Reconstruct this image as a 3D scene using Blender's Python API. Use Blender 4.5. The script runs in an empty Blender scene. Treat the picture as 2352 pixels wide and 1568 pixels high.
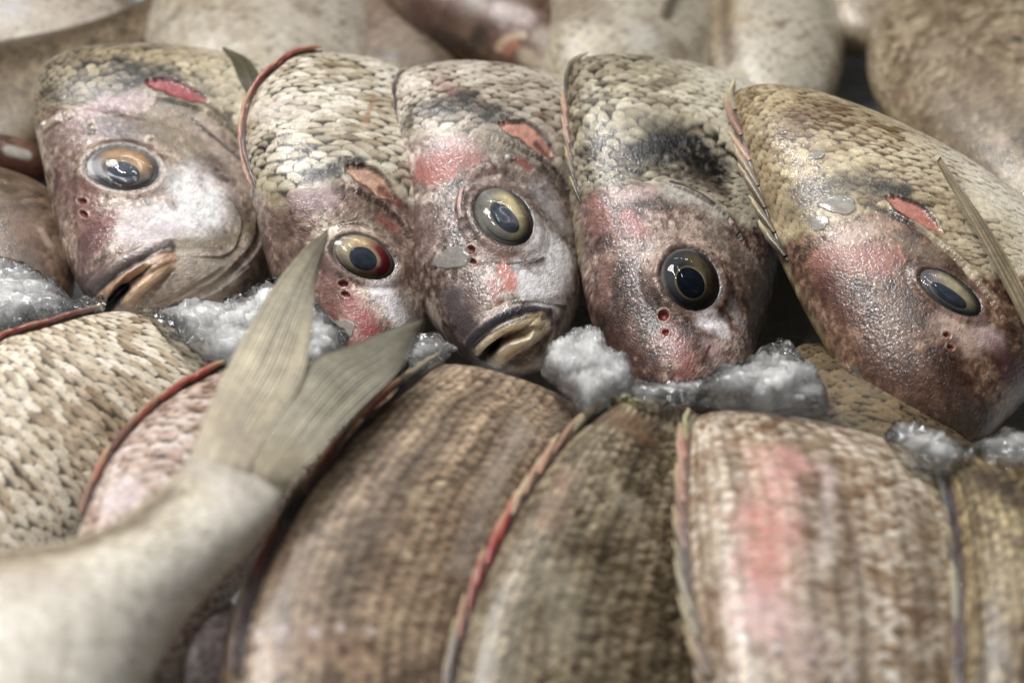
import bpy, math, random
import numpy as np
from mathutils import Vector

S = bpy.context.scene
COL = S.collection
R = math.radians

# ------------------------------------------------------------------ camera
CAMP = np.array([0.0, -0.567, 0.483]); PITCH = R(38.0); LENS = 70.0
cd = bpy.data.cameras.new('camera'); cam = bpy.data.objects.new('camera', cd); COL.objects.link(cam)
cam.location = CAMP; cam.rotation_euler = (R(90) - PITCH, 0, 0)
cd.lens = LENS; cd.sensor_width = 36; cd.clip_start = 0.01; cd.clip_end = 50
cd.dof.use_dof = True; cd.dof.focus_distance = 0.714; cd.dof.aperture_fstop = 5.4
cd.dof.aperture_blades = 0
S.camera = cam

# ------------------------------------------------------------------ light
W = bpy.data.worlds.new('World'); S.world = W; W.use_nodes = True
W.node_tree.nodes['Background'].inputs[0].default_value = (0.62, 0.68, 0.75, 1)
W.node_tree.nodes['Background'].inputs[1].default_value = 0.05

def lamp(name, loc, target, sx, sy, power, color):
    l = bpy.data.lights.new(name, 'AREA'); l.shape = 'ELLIPSE' if sy > 0.1 else 'RECTANGLE'; l.size = sx; l.size_y = sy
    l.energy = power; l.color = color
    o = bpy.data.objects.new(name, l); COL.objects.link(o); o.location = loc
    o.rotation_euler = (Vector(target) - Vector(loc)).to_track_quat('-Z', 'Y').to_euler()
    return o
lamp('ceiling_softbox', (-0.85, 0.38, 1.85), (0, 0.02, 0.05), 0.55, 0.55, 30.0, (1.0, 0.98, 0.955))
lamp('ceiling_tube', (-0.42, -0.12, 1.25), (0, 0.0, 0.05), 0.55, 0.03, 7.5, (1.0, 0.98, 0.96))
lamp('ceiling_tube', (-0.05, -0.02, 1.30), (0, 0.0, 0.05), 0.55, 0.03, 2.6, (0.96, 0.98, 1.0))
lamp('ceiling_tube', (0.1, 0.65, 1.15), (0, 0.05, 0.05), 0.9, 0.03, 3.0, (1.0, 0.98, 0.95))

S.view_settings.view_transform = 'Standard'; S.view_settings.look = 'None'
S.view_settings.exposure = -0.12; S.view_settings.gamma = 1.0
try: S.view_settings.use_curve_mapping = False
except Exception: pass
S.cycles.max_bounces = 12; S.cycles.transmission_bounces = 8; S.cycles.transparent_max_bounces = 12

# ------------------------------------------------------------------ points on the place
# photo position (2352 wide) + height above the ice bed in cm -> metres
_f = np.array([0, math.cos(PITCH), -math.sin(PITCH)]); _u = np.array([0, math.sin(PITCH), math.cos(PITCH)])
_r = np.array([1.0, 0, 0]); KP = LENS / 36.0 * 2352
def ray(x, y): return _f + _r * ((x - 1176) / KP) - _u * ((y - 784) / KP)
def at(x, y, z):
    d = ray(x, y); t = (z * 0.01 - CAMP[2]) / d[2]
    return CAMP + d * t
def proj(P):
    d = P - CAMP; z = d @ _f
    return np.stack([1176 + KP * (d @ _r) / z, 784 - KP * (d @ _u) / z], -1)

def srgb(r, g, b):
    c = np.array([r, g, b]) / 255.0
    return np.where(c < 0.04045, c / 12.92, ((c + 0.055) / 1.055) ** 2.4)
def sstep(a, b, x):
    t = np.clip((x - a) / (b - a), 0, 1); return t * t * (3 - 2 * t)

# ------------------------------------------------------------------ noise
def _h(ix, iy, iz, seed):
    n = (ix.astype(np.int64) * 374761393 + iy.astype(np.int64) * 668265263 + iz.astype(np.int64) * 2147483647 + seed * 974634777) & 0xffffffff
    n = ((n ^ (n >> 13)) * 1274126177) & 0xffffffff
    n = ((n ^ (n >> 16)) * 2246822519) & 0xffffffff
    return ((n ^ (n >> 15)) & 0xffffff) / float(0xffffff)
def vnoise(P, sc, seed=0):
    Q = P * sc; I = np.floor(Q); F = Q - I; I = I.astype(np.int64); F = F * F * (3 - 2 * F)
    out = 0
    for a in (0, 1):
        wa = F[..., 0] if a else 1 - F[..., 0]
        for b in (0, 1):
            wb = F[..., 1] if b else 1 - F[..., 1]
            for c in (0, 1):
                wc = F[..., 2] if c else 1 - F[..., 2]
                out = out + wa * wb * wc * _h(I[..., 0] + a, I[..., 1] + b, I[..., 2] + c, seed)
    return out
def fbm(P, sc, seed=0, n=4, g=0.55):
    o = 0; a = 1; t = 0
    for k in range(n):
        o = o + a * vnoise(P + 7.3 * k, sc, seed + k); t += a; a *= g; sc *= 2.07
    return o / t

# ------------------------------------------------------------------ mesh helpers
def tag(o, label, cat, group=None, kind=None):
    if label: o['label'] = label
    if cat: o['category'] = cat
    if group: o['group'] = group
    if kind: o['kind'] = kind
    return o
def mesh_obj(name, V, Fq, mat, parent=None, attr=None, org=None, smooth=True):
    V = np.asarray(V, float)
    if org is None: org = np.array(parent.location) if parent is not None and parent.type == 'EMPTY' else (np.array(parent['_o']) if parent is not None else np.zeros(3))
    me = bpy.data.meshes.new(name)
    Fq = np.asarray(Fq, np.int32); k = Fq.shape[1]
    me.vertices.add(len(V)); me.vertices.foreach_set('co', (V - org).astype(np.float32).ravel())
    me.loops.add(Fq.size); me.loops.foreach_set('vertex_index', Fq.ravel())
    me.polygons.add(len(Fq)); me.polygons.foreach_set('loop_start', np.arange(0, Fq.size, k, dtype=np.int32))
    me.polygons.foreach_set('loop_total', np.full(len(Fq), k, np.int32))
    me.polygons.foreach_set('use_smooth', np.full(len(Fq), smooth))
    me.update(calc_edges=True); me.validate()
    if attr is not None:
        A = me.color_attributes.new('skin', 'FLOAT_COLOR', 'POINT')
        c = np.ones((len(V), 4), np.float32); c[:, :attr.shape[1]] = attr
        A.data.foreach_set('color', c.ravel())
    me.materials.append(mat)
    o = bpy.data.objects.new(name, me); COL.objects.link(o)
    if parent is not None:
        o.parent = parent
        if parent.type != 'EMPTY' : pass
    else: o.location = org
    ORG[o.name] = org
    return o
ORG = {}
def child(name, V, F, mat, parent, attr=None, smooth=True):
    """a mesh in world metres parented to an Empty or to a part of one (every part of a thing shares its origin)"""
    org = ORG[parent.name]
    return mesh_obj(name, V, F, mat, parent, attr, org, smooth)
def empty(name, loc):
    o = bpy.data.objects.new(name, None); COL.objects.link(o); o.location = loc; o.empty_display_size = 0.02
    ORG[o.name] = np.array(loc); return o
def grid_faces(n, m, wrap=False):
    i = np.arange(n - 1)[:, None]; j = np.arange(m if wrap else m - 1)[None, :]
    j2 = (j + 1) % m
    return np.stack([i * m + j, i * m + j2, (i + 1) * m + j2, (i + 1) * m + j], -1).reshape(-1, 4)

def cspl(t, V, tt):
    """smooth interpolation (Catmull-Rom / hermite) of rows V at params t"""
    V = np.asarray(V, float); t = np.asarray(t, float)
    m = np.zeros_like(V)
    m[1:-1] = (V[2:] - V[:-2]) / (t[2:] - t[:-2]).reshape(-1, *([1] * (V.ndim - 1)))
    m[0] = (V[1] - V[0]) / (t[1] - t[0]); m[-1] = (V[-1] - V[-2]) / (t[-1] - t[-2])
    k = np.clip(np.searchsorted(t, tt, side='right') - 1, 0, len(t) - 2)
    h = (t[k + 1] - t[k]); u = (tt - t[k]) / h
    sh = (-1,) + (1,) * (V.ndim - 1); u = u.reshape(sh); h = h.reshape(sh)
    return ((2*u**3 - 3*u**2 + 1) * V[k] + (u**3 - 2*u**2 + u) * h * m[k] + (-2*u**3 + 3*u**2) * V[k+1] + (u**3 - u**2) * h * m[k+1])
def poly(pts, n=40):
    P = np.asarray(pts, float)
    if len(P) == 1: return P
    L = np.r_[0, np.cumsum(np.linalg.norm(np.diff(P, axis=0), axis=1))]
    return cspl(L, P, np.linspace(0, L[-1], n))

# ------------------------------------------------------------------ materials
def nt(name):
    m = bpy.data.materials.new(name); m.use_nodes = True
    N = m.node_tree.nodes; L = m.node_tree.links; return m, N, L, N['Principled BSDF']
def mk_skin(name, rough=0.42, coat=0.35, micro=0.00022, mscale=1100.0, sss=0.0, transl=0.0):
    m, N, L, B = nt(name)
    a = N.new('ShaderNodeAttribute'); a.attribute_name = 'skin'
    tc = N.new('ShaderNodeTexCoord')
    n1 = N.new('ShaderNodeTexNoise'); n1.inputs['Scale'].default_value = mscale; n1.inputs['Detail'].default_value = 3
    n2 = N.new('ShaderNodeTexNoise'); n2.inputs['Scale'].default_value = 420; n2.inputs['Detail'].default_value = 4
    for n in (n1, n2): L.new(tc.outputs['Object'], n.inputs['Vector'])
    # colour speckle
    mr = N.new('ShaderNodeMapRange'); mr.inputs[1].default_value = 0.3; mr.inputs[2].default_value = 0.7
    mr.inputs[3].default_value = 0.82; mr.inputs[4].default_value = 1.18
    L.new(n2.outputs['Fac'], mr.inputs[0])
    mx = N.new('ShaderNodeMix'); mx.data_type = 'RGBA'; mx.blend_type = 'MULTIPLY'; mx.inputs[0].default_value = 1
    L.new(a.outputs['Color'], mx.inputs[6]); L.new(mr.outputs[0], mx.inputs[7]); L.new(mx.outputs[2], B.inputs['Base Color'])
    # roughness: alpha holds wetness (1 = wet, 0 = dull)
    rr = N.new('ShaderNodeMapRange'); rr.inputs[3].default_value = 0.62; rr.inputs[4].default_value = rough - 0.12
    L.new(a.outputs['Alpha'], rr.inputs[0]); L.new(rr.outputs[0], B.inputs['Roughness'])
    b = N.new('ShaderNodeBump'); b.inputs['Distance'].default_value = micro
    st = N.new('ShaderNodeMapRange'); st.inputs[3].default_value = 0.15; st.inputs[4].default_value = 1.0
    L.new(a.outputs['Alpha'], st.inputs[0]); L.new(st.outputs[0], b.inputs['Strength'])
    L.new(n1.outputs['Fac'], b.inputs['Height']); L.new(b.outputs[0], B.inputs['Normal'])
    n4 = N.new('ShaderNodeTexNoise'); n4.inputs['Scale'].default_value = mscale * 0.55; n4.inputs['Detail'].default_value = 2
    L.new(tc.outputs['Object'], n4.inputs['Vector'])
    b4 = N.new('ShaderNodeBump'); b4.inputs['Distance'].default_value = micro * 1.25; L.new(n4.outputs['Fac'], b4.inputs['Height'])
    L.new(st.outputs[0], b4.inputs['Strength']); L.new(b4.outputs[0], B.inputs['Coat Normal'])
    cw = N.new('ShaderNodeMath'); cw.operation = 'MULTIPLY'; cw.inputs[1].default_value = coat
    L.new(a.outputs['Alpha'], cw.inputs[0]); L.new(cw.outputs[0], B.inputs['Coat Weight'])
    B.inputs['Coat Roughness'].default_value = 0.07
    B.inputs['Specular IOR Level'].default_value = 0.5
    if sss:
        B.inputs['Subsurface Weight'].default_value = sss; B.inputs['Subsurface Scale'].default_value = 0.004
        B.inputs['Subsurface Radius'].default_value = (1, 0.45, 0.3)
    return m
M = {}
M['skin'] = mk_skin('wet_fish_skin', rough=0.40, coat=0.9, micro=0.00040, mscale=1500)
M['fin'] = mk_skin('fish_fin', rough=0.45, coat=0.3, micro=0.00012, mscale=900)

def mk_thin_fin():
    m = mk_skin('thin_rayed_fin', rough=0.5, coat=0.4, micro=0.00015, mscale=900); N = m.node_tree.nodes; L = m.node_tree.links
    B = N['Principled BSDF']; o = N['Material Output']; a = [n for n in N if n.type == 'ATTRIBUTE'][0]
    t = N.new('ShaderNodeBsdfTranslucent'); L.new(a.outputs['Color'], t.inputs[0]); x = N.new('ShaderNodeMixShader'); x.inputs[0].default_value = 0.35
    L.new(B.outputs[0], x.inputs[1]); L.new(t.outputs[0], x.inputs[2])
    tr = N.new('ShaderNodeBsdfTransparent'); y = N.new('ShaderNodeMixShader')
    w = N.new('ShaderNodeTexNoise'); w.inputs['Scale'].default_value = 160; tc = N.new('ShaderNodeTexCoord'); L.new(tc.outputs['Object'], w.inputs['Vector'])
    mr = N.new('ShaderNodeMapRange'); mr.inputs[1].default_value = 0.3; mr.inputs[2].default_value = 0.7; mr.inputs[3].default_value = 0.04; mr.inputs[4].default_value = 0.32
    L.new(w.outputs['Fac'], mr.inputs[0]); L.new(mr.outputs[0], y.inputs[0]); L.new(x.outputs[0], y.inputs[1]); L.new(tr.outputs[0], y.inputs[2]); L.new(y.outputs[0], o.inputs[0]); return m
M['thin_fin'] = mk_thin_fin()

def mk_simple(name, c, rough=0.3, coat=0.0, spec=0.5):
    m, N, L, B = nt(name)
    tc = N.new('ShaderNodeTexCoord'); n = N.new('ShaderNodeTexNoise'); n.inputs['Scale'].default_value = 500
    L.new(tc.outputs['Object'], n.inputs['Vector'])
    cr = N.new('ShaderNodeValToRGB'); c = np.array(c)
    cr.color_ramp.elements[0].color = (*(c * 0.7), 1); cr.color_ramp.elements[1].color = (*np.clip(c * 1.25, 0, 1), 1)
    cr.color_ramp.elements[0].position = 0.3; cr.color_ramp.elements[1].position = 0.7
    L.new(n.outputs['Fac'], cr.inputs[0]); L.new(cr.outputs[0], B.inputs['Base Color'])
    B.inputs['Roughness'].default_value = rough; B.inputs['Coat Weight'].default_value = coat
    B.inputs['Coat Roughness'].default_value = 0.05; B.inputs['Specular IOR Level'].default_value = spec
    return m
M['pupil'] = mk_simple('clouded_pupil', (0.055, 0.068, 0.095), 0.3, 0.3)
M['pupil_black'] = mk_simple('black_pupil', (0.008, 0.011, 0.018), 0.15, 0.5)
M['nostril'] = mk_simple('raw_red_flesh', (0.16, 0.012, 0.006), 0.5, 0.0)
M['gum'] = mk_simple('dark_mouth', (0.02, 0.008, 0.004), 0.5)

def mk_cornea():
    m = bpy.data.materials.new('clear_cornea'); m.use_nodes = True; N = m.node_tree.nodes; L = m.node_tree.links
    N.clear(); o = N.new('ShaderNodeOutputMaterial'); t = N.new('ShaderNodeBsdfTransparent'); g = N.new('ShaderNodeBsdfGlossy')
    t.inputs[0].default_value = (0.93, 0.94, 0.95, 1)
    g.inputs['Roughness'].default_value = 0.03; f = N.new('ShaderNodeFresnel'); f.inputs[0].default_value = 1.36
    tc = N.new('ShaderNodeTexCoord'); n = N.new('ShaderNodeTexNoise'); n.inputs['Scale'].default_value = 260
    n.inputs['Detail'].default_value = 2
    b = N.new('ShaderNodeBump'); b.inputs['Distance'].default_value = 0.0003; b.inputs['Strength'].default_value = 0.35
    L.new(tc.outputs['Object'], n.inputs['Vector']); L.new(n.outputs['Fac'], b.inputs['Height']); L.new(b.outputs[0], g.inputs['Normal'])
    x = N.new('ShaderNodeMixShader'); L.new(f.outputs[0], x.inputs[0]); L.new(t.outputs[0], x.inputs[1]); L.new(g.outputs[0], x.inputs[2])
    L.new(x.outputs[0], o.inputs[0]); return m
M['cornea'] = mk_cornea()

def mk_ice(name, white=0.35, clear=0.5, tint=(0.95, 0.97, 0.98)):
    """wet melting ice: clear glassy body, milky bubbles inside, a sparkling granular skin"""
    m = bpy.data.materials.new(name); m.use_nodes = True; N = m.node_tree.nodes; L = m.node_tree.links
    N.clear(); o = N.new('ShaderNodeOutputMaterial')
    tc = N.new('ShaderNodeTexCoord')
    n = N.new('ShaderNodeTexNoise'); n.inputs['Scale'].default_value = 520; n.inputs['Detail'].default_value = 4
    v = N.new('ShaderNodeTexNoise'); v.inputs['Scale'].default_value = 150; v.inputs['Detail'].default_value = 5; v.inputs['Roughness'].default_value = 0.65
    for k in (n, v): L.new(tc.outputs['Object'], k.inputs['Vector'])
    b = N.new('ShaderNodeBump'); b.inputs['Distance'].default_value = 0.0004; b.inputs['Strength'].default_value = 0.6
    L.new(n.outputs['Fac'], b.inputs['Height'])
    b2 = N.new('ShaderNodeBump'); b2.inputs['Distance'].default_value = 0.0006; b2.inputs['Strength'].default_value = 0.5
    L.new(n.outputs['Fac'], b2.inputs['Height'])
    gl = N.new('ShaderNodeBsdfGlass'); gl.inputs['IOR'].default_value = 1.31; gl.inputs['Roughness'].default_value = 0.04
    gl.inputs['Color'].default_value = (*tint, 1)
    tr = N.new('ShaderNodeBsdfTransparent'); tr.inputs[0].default_value = (0.96, 0.97, 0.98, 1)
    g2 = N.new('ShaderNodeMixShader'); g2.inputs[0].default_value = clear
    L.new(gl.outputs[0], g2.inputs[1]); L.new(tr.outputs[0], g2.inputs[2])
    d = N.new('ShaderNodeBsdfPrincipled'); d.inputs['Base Color'].default_value = (0.88, 0.89, 0.88, 1)
    d.inputs['Subsurface Weight'].default_value = 1.0; d.inputs['Subsurface Scale'].default_value = 0.012; d.inputs['Subsurface Radius'].default_value = (1, 1, 1)
    d.inputs['Roughness'].default_value = 0.3
    mr = N.new('ShaderNodeMapRange'); mr.inputs[1].default_value = 0.36; mr.inputs[2].default_value = 0.62
    mr.inputs[3].default_value = max(0, white - 0.16); mr.inputs[4].default_value = min(1, white + 0.16)
    L.new(v.outputs['Fac'], mr.inputs[0])
    ma = N.new('ShaderNodeAttribute'); ma.attribute_name = 'skin'; mm = N.new('ShaderNodeMath'); mm.operation = 'MULTIPLY'
    L.new(mr.outputs[0], mm.inputs[0]); L.new(ma.outputs['Fac'], mm.inputs[1])
    x = N.new('ShaderNodeMixShader'); L.new(mm.outputs[0], x.inputs[0]); L.new(g2.outputs[0], x.inputs[1]); L.new(d.outputs[0], x.inputs[2])
    gg = N.new('ShaderNodeBsdfGlossy'); gg.inputs['Roughness'].default_value = 0.06
    fr = N.new('ShaderNodeFresnel'); fr.inputs[0].default_value = 1.65
    for k in (gg, fr): L.new(b.outputs[0], k.inputs['Normal'])
    for k in (gl, d): L.new(b2.outputs[0], k.inputs['Normal'])
    y = N.new('ShaderNodeMixShader'); L.new(fr.outputs[0], y.inputs[0]); L.new(x.outputs[0], y.inputs[1]); L.new(gg.outputs[0], y.inputs[2])
    L.new(y.outputs[0], o.inputs[0]); return m
M['ice'] = mk_ice('crushed_ice', 0.95, 0.9)
M['ice_clear'] = mk_ice('clear_ice', 0.80, 0.9)
M['ice_white'] = mk_ice('frosty_ice', 0.95, 0.6)

def mk_flake():
    m = bpy.data.materials.new('shed_scale'); m.use_nodes = True; N = m.node_tree.nodes; L = m.node_tree.links; B = N['Principled BSDF']; o = N['Material Output']
    tc = N.new('ShaderNodeTexCoord'); n = N.new('ShaderNodeTexNoise'); n.inputs['Scale'].default_value = 700; L.new(tc.outputs['Object'], n.inputs['Vector'])
    cr = N.new('ShaderNodeValToRGB'); cr.color_ramp.elements[0].color = (0.30, 0.28, 0.25, 1); cr.color_ramp.elements[1].color = (0.62, 0.60, 0.56, 1)
    L.new(n.outputs['Fac'], cr.inputs[0]); L.new(cr.outputs[0], B.inputs['Base Color']); B.inputs['Roughness'].default_value = 0.25; B.inputs['Coat Weight'].default_value = 0.5
    t = N.new('ShaderNodeBsdfTransparent'); x = N.new('ShaderNodeMixShader'); x.inputs[0].default_value = 0.42
    L.new(t.outputs[0], x.inputs[1]); L.new(B.outputs[0], x.inputs[2]); L.new(x.outputs[0], o.inputs[0]); return m
M['flake'] = mk_flake()

# ------------------------------------------------------------------ fish scales
def scales(x, y, seed=0, rx=0.62, ry=0.80, jit=0.15):
    """x across, y tailwards, in scale units. -> height (0..1), id hash, second hash, closeness to the free edge"""
    h = np.zeros_like(x); idv = np.zeros_like(x); e = np.zeros_like(x); loc = np.zeros_like(x); done = np.zeros(x.shape, bool)
    k0 = np.floor(y / 0.5).astype(np.int64)
    for dk in (-2, -1, 0, 1, 2):
        k = k0 + dk; off = (k % 2) * 0.5
        i = np.floor(x - off + 0.5).astype(np.int64)
        r1 = _h(i, k, k * 0, seed); r2 = _h(i, k, k * 0 + 5, seed); r3 = _h(i, k, k * 0 + 9, seed)
        cx = i + off + (r1 - 0.5) * 2 * jit; cy = k * 0.5 + (r2 - 0.5) * 2 * jit
        dx = (x - cx) / rx; dy = (y - cy) / ry
        d = np.sqrt(dx * dx + dy * dy)
        hit = (d < 1) & ~done
        hh = (0.35 + 0.65 * r3) * (0.5 + 0.5 * dy) * (1 - 0.15 * dx * dx)
        h = np.where(hit, hh, h); idv = np.where(hit, r1 * 0.37 + r3 * 0.63, idv)
        e = np.where(hit, d, e); loc = np.where(hit, dy, loc); done |= hit
    return h, idv, e, loc

# ------------------------------------------------------------------ fish body
CON = 1.42   # pigment contrast
class Fish:
    def __init__(s, name, label, st, tail=None, ns=300, ntf=220, ntb=26, bulge=1.0, group='sea bream laid in rows on the ice', nfix=None, cat='fish'):
        D = np.array([at(a[0], a[1], a[2]) for a in st]); V = np.array([at(a[3], a[4], a[5]) for a in st])
        T = np.array([a[6] for a in st]) * 0.01
        s.nvis = len(st)
        for (dx, dy, dz, k) in (tail or []):
            off = np.array([dx, dy, dz]) * 0.01; m = (D[len(st)-1] + V[len(st)-1]) / 2; hc = (V[len(st)-1] - D[len(st)-1]) / 2
            D = np.vstack([D, m + off - hc * k]); V = np.vstack([V, m + off + hc * k]); T = np.r_[T, T[len(st)-1] * k]
        mid = (D + V) / 2
        L = np.r_[0, np.cumsum(np.maximum(np.linalg.norm(np.diff(mid, axis=0), axis=1), 0.004))]
        tt = np.linspace(0, L[-1], ns)
        Dd = cspl(L, D, tt); Vd = cspl(L, V, tt); Td = np.maximum(cspl(L, T[:, None], tt)[:, 0], 0.0008)
        kr = np.hanning(max(7, ns // 9) | 1); kr /= kr.sum(); hw = len(kr) // 2
        def smo(a):
            lo = 2 * a[0] - a[1:hw+1][::-1]; hi = 2 * a[-1] - a[-hw-1:-1][::-1]; b = np.concatenate([lo, a, hi])
            return np.stack([np.convolve(b[:, i], kr, 'valid') for i in range(a.shape[1])], -1)
        Dd = smo(Dd); Vd = smo(Vd); Td = np.maximum(smo(Td[:, None])[:, 0], 0.0006)
        md = (Dd + Vd) / 2; C = Vd - Dd
        tg = np.gradient(md, axis=0); tg /= np.linalg.norm(tg, axis=1)[:, None] + 1e-12
        # smooth tangent
        ker = np.hanning(max(5, ns // 12)); ker /= ker.sum()
        tgs = np.stack([np.convolve(np.pad(tg[:, i], len(ker) // 2, mode='edge'), ker, 'same')[len(ker)//2:len(ker)//2+ns] for i in range(3)], -1)
        Nn = np.cross(C, tgs); Nn /= np.linalg.norm(Nn, axis=1)[:, None] + 1e-12
        view = CAMP - md; view /= np.linalg.norm(view, axis=1)[:, None]
        sg = np.sign(np.sum(Nn * (np.array([0, -0.3, 1.0])), axis=1)); Nn *= np.where(sg == 0, 1, sg)[:, None]
        thf = np.linspace(0, math.pi, ntf); thb = np.linspace(math.pi, 2 * math.pi, ntb + 2)[1:-1]
        th = np.r_[thf, thb]; s.ns = ns; s.m = len(th); s.ntf = ntf
        a = 0.5 * (1 - np.cos(th)); b = np.sign(np.sin(th)) * np.abs(np.sin(th)) ** bulge
        b = np.where(np.sin(th) < 0, b * 0.9, b)
        P = Dd[:, None, :] + C[:, None, :] * a[None, :, None] + (Nn * Td[:, None])[:, None, :] * b[None, :, None]
        # close both ends with a rounded taper
        for k, e in ((0, 1), (ns - 1, -1)):
            c = P[k].mean(0)
            for j in range(6):
                f = math.sqrt(1 - (1 - j / 6.0) ** 2); P[k + e * j] = c + (P[k + e * j] - c) * f
        s.P = P; s.tt = tt; s.L = L; s.sv = L[s.nvis - 1]
        dth = np.gradient(P, axis=1); dss = np.gradient(P, axis=0)
        N = np.cross(dss, dth); N /= np.linalg.norm(N, axis=2)[..., None] + 1e-12
        if np.sum(N[ns // 2, ntf // 2] * Nn[ns // 2]) < 0: N = -N
        s.N = N; s.Q = proj(P)
        s.X = np.broadcast_to((th / math.pi)[None, :], P.shape[:2]); s.Y = np.broadcast_to(tt[:, None], P.shape[:2])
        front = np.zeros(P.shape[:2], bool); front[:, :ntf] = True; front &= (s.Y <= s.sv + 0.012)
        s.front = front; s.fi = np.where(front.ravel())[0]; s.fq = s.Q.reshape(-1, 2)[s.fi]
        fac = np.sum(N * (CAMP - P), axis=2).ravel()[s.fi] > 0; s.fi = s.fi[fac]; s.fq = s.fq[fac]
        s.col = np.ones(P.shape[:2] + (3,)) * 0.3; s.wet = np.ones(P.shape[:2]) * 0.7; s.h = np.zeros(P.shape[:2])
        base = P[:, :, :].reshape(-1, 3); c = base.mean(0)
        s.root = empty(name, (c[0], c[1], base[:, 2].min()))
        tag(s.root, label, cat, group)
        s.seed = abs(hash(label)) % 1000 if False else sum(ord(ch) for ch in label) % 997
    def idx(s, x, y):
        d = (s.fq[:, 0] - x) ** 2 + (s.fq[:, 1] - y) ** 2; return s.fi[np.argmin(d)]
    def pt(s, x, y): return s.P.reshape(-1, 3)[s.idx(x, y)]
    def scale_at(s, x, y):  # metres per photo pixel there
        p = s.pt(x, y); return ((p - CAMP) @ _f) / KP
    def dist(s, pts, sm=True, side=False):
        """distance of every vertex from a line drawn on the skin"""
        pp = poly(pts, max(2, 8 * (len(pts) - 1))) if (sm and len(pts) > 2) else np.array(pts, float)
        A = np.array([s.pt(*p) for p in pp]); I = [s.idx(*p) for p in pp]
        if len(A) > 3:
            B = A.copy(); B[1:-1] = (A[:-2] + 2 * A[1:-1] + A[2:]) / 4; A = B
        FB = np.full(s.ns * s.m, 1e9); FS = np.zeros(s.ns * s.m); FP = np.zeros(s.ns * s.m)
        PF = s.P.reshape(-1, 3); lo = A.min(0) - 0.022; hi = A.max(0) + 0.022
        sel = np.where(((PF > lo) & (PF < hi)).all(1))[0]; Ps = PF[sel]
        best = np.full(len(sel), 1e9); sd = np.zeros_like(best); prm = np.zeros_like(best)
        if len(A) == 1:
            best = np.linalg.norm(Ps - A[0], axis=1)
        for i in range(len(A) - 1):
            ab = A[i+1] - A[i]; l2 = ab @ ab + 1e-14
            ap = Ps - A[i]; t = np.clip((ap @ ab) / l2, 0, 1)
            v = ap - t[:, None] * ab; d = np.sqrt((v * v).sum(-1)); c = d < best
            if side:
                nn = s.N.reshape(-1, 3)[I[i]]; x = np.cross(nn, ab); sd = np.where(c, np.sign(v @ x), sd)
            prm = np.where(c, (i + t) / (len(A) - 1), prm)
            best = np.where(c, d, best)
        sh = s.P.shape[:2]; FB[sel] = best; FS[sel] = sd; FP[sel] = prm
        if side: return FB.reshape(sh), FS.reshape(sh), FP.reshape(sh)
        return FB.reshape(sh)
    def mask(s, pts, r, soft=0.5, noise=0.3, nsc=260, sm=True, seed=3):
        k = s.scale_at(*pts[len(pts) // 2]); d = s.dist(pts, sm) / (r * k)
        w = d < 3.0; out = np.zeros(d.shape)
        dd = d[w]; Pw = s.P[w]
        if noise: dd = dd + (fbm(Pw, nsc, seed + s.seed, 3) - 0.5) * 2 * noise
        mm = 1 - sstep(1 - soft, 1 + soft * 0.4, dd)
        if noise > 0.36 and r > 12: mm = mm * np.clip(0.45 + 1.5 * (fbm(Pw, nsc * 2.6, seed + s.seed + 50, 3) - 0.18), 0.15, 1)
        out[w] = mm; return out
    def paint(s, pts, r, c, a=1.0, soft=0.6, noise=0.4, nsc=260, wet=None, seed=3):
        m = s.mask(pts, r, soft, noise, nsc, seed=seed) * a
        lc = srgb(*c)
        if soft > 0.55: lc = lc * 0.72 + lc.mean() * 0.28
        s.col = s.col * (1 - m[..., None]) + lc * m[..., None]
        if wet is not None: s.wet = s.wet * (1 - m) + wet * m
        return m
    def pscale(s, pts, r, c, a=1.0, noise=0.8, nsc=110, seed=4):
        """a flush of colour taken up unevenly, scale by scale"""
        m = s.mask(pts, r, 0.95, noise, nsc, seed=seed) * a * np.clip(0.25 + 1.0 * s.idv + 0.5 * sstep(0.6, -0.1, s.loc), 0, 1)
        s.col = s.col * (1 - m[..., None]) + srgb(*c) * m[..., None]
    def sdark(s, pts, r, a=1.0, c=(30, 27, 22), lo=0.42, seed=6):
        """black pigment in the pockets between the scales of a patch"""
        m = s.mask(pts, r, 0.8, 0.7, 200, seed=seed) * a
        k = np.clip(sstep(lo, lo - 0.4, s.loc) + sstep(0.84, 0.95, s.e) * 0.9, 0, 1) * m
        s.col = s.col * (1 - k[..., None]) + srgb(*c) * k[..., None]
        t = sstep(lo + 0.1, 0.8, s.loc) * (s.idv > 0.35) * m * 0.35
        s.col = s.col * (1 - t[..., None]) + srgb(226, 220, 200) * t[..., None]  # highlights on the scale tips, painted in
        s.wet = np.maximum(s.wet, m * 0.9)
    def slit(s, pts, r, c, a=1.0):
        """open gill slit: a lens of raw flesh sunk below a dark, torn lip"""
        k = s.scale_at(*pts[len(pts) // 2]); d, sd, t = s.dist(pts, True, True); d = d / (r * k) + (fbm(s.P, 420, 5, 3) - 0.5) * 0.5
        w = np.sin(np.pi * np.clip(t, 0.01, 0.99)) ** 0.6; q = d / np.maximum(w, 0.05)
        m = sstep(1.5, 1.05, q)[..., None] * 0.7; s.col = s.col * (1 - m) + srgb(66, 46, 36) * m
        m = sstep(1.0, 0.72, q)[..., None] * a; n = fbm(s.P, 500, 8, 3)[..., None]
        s.col = s.col * (1 - m) + srgb(*c) * (0.65 + 0.7 * n) * m
        s.h -= sstep(1.15, 0.8, q) * 0.0011; s.h += np.exp(-((q - 1.3) / 0.22) ** 2) * 0.0004 * (d < 3); s.wet = np.maximum(s.wet, m[..., 0])
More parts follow.
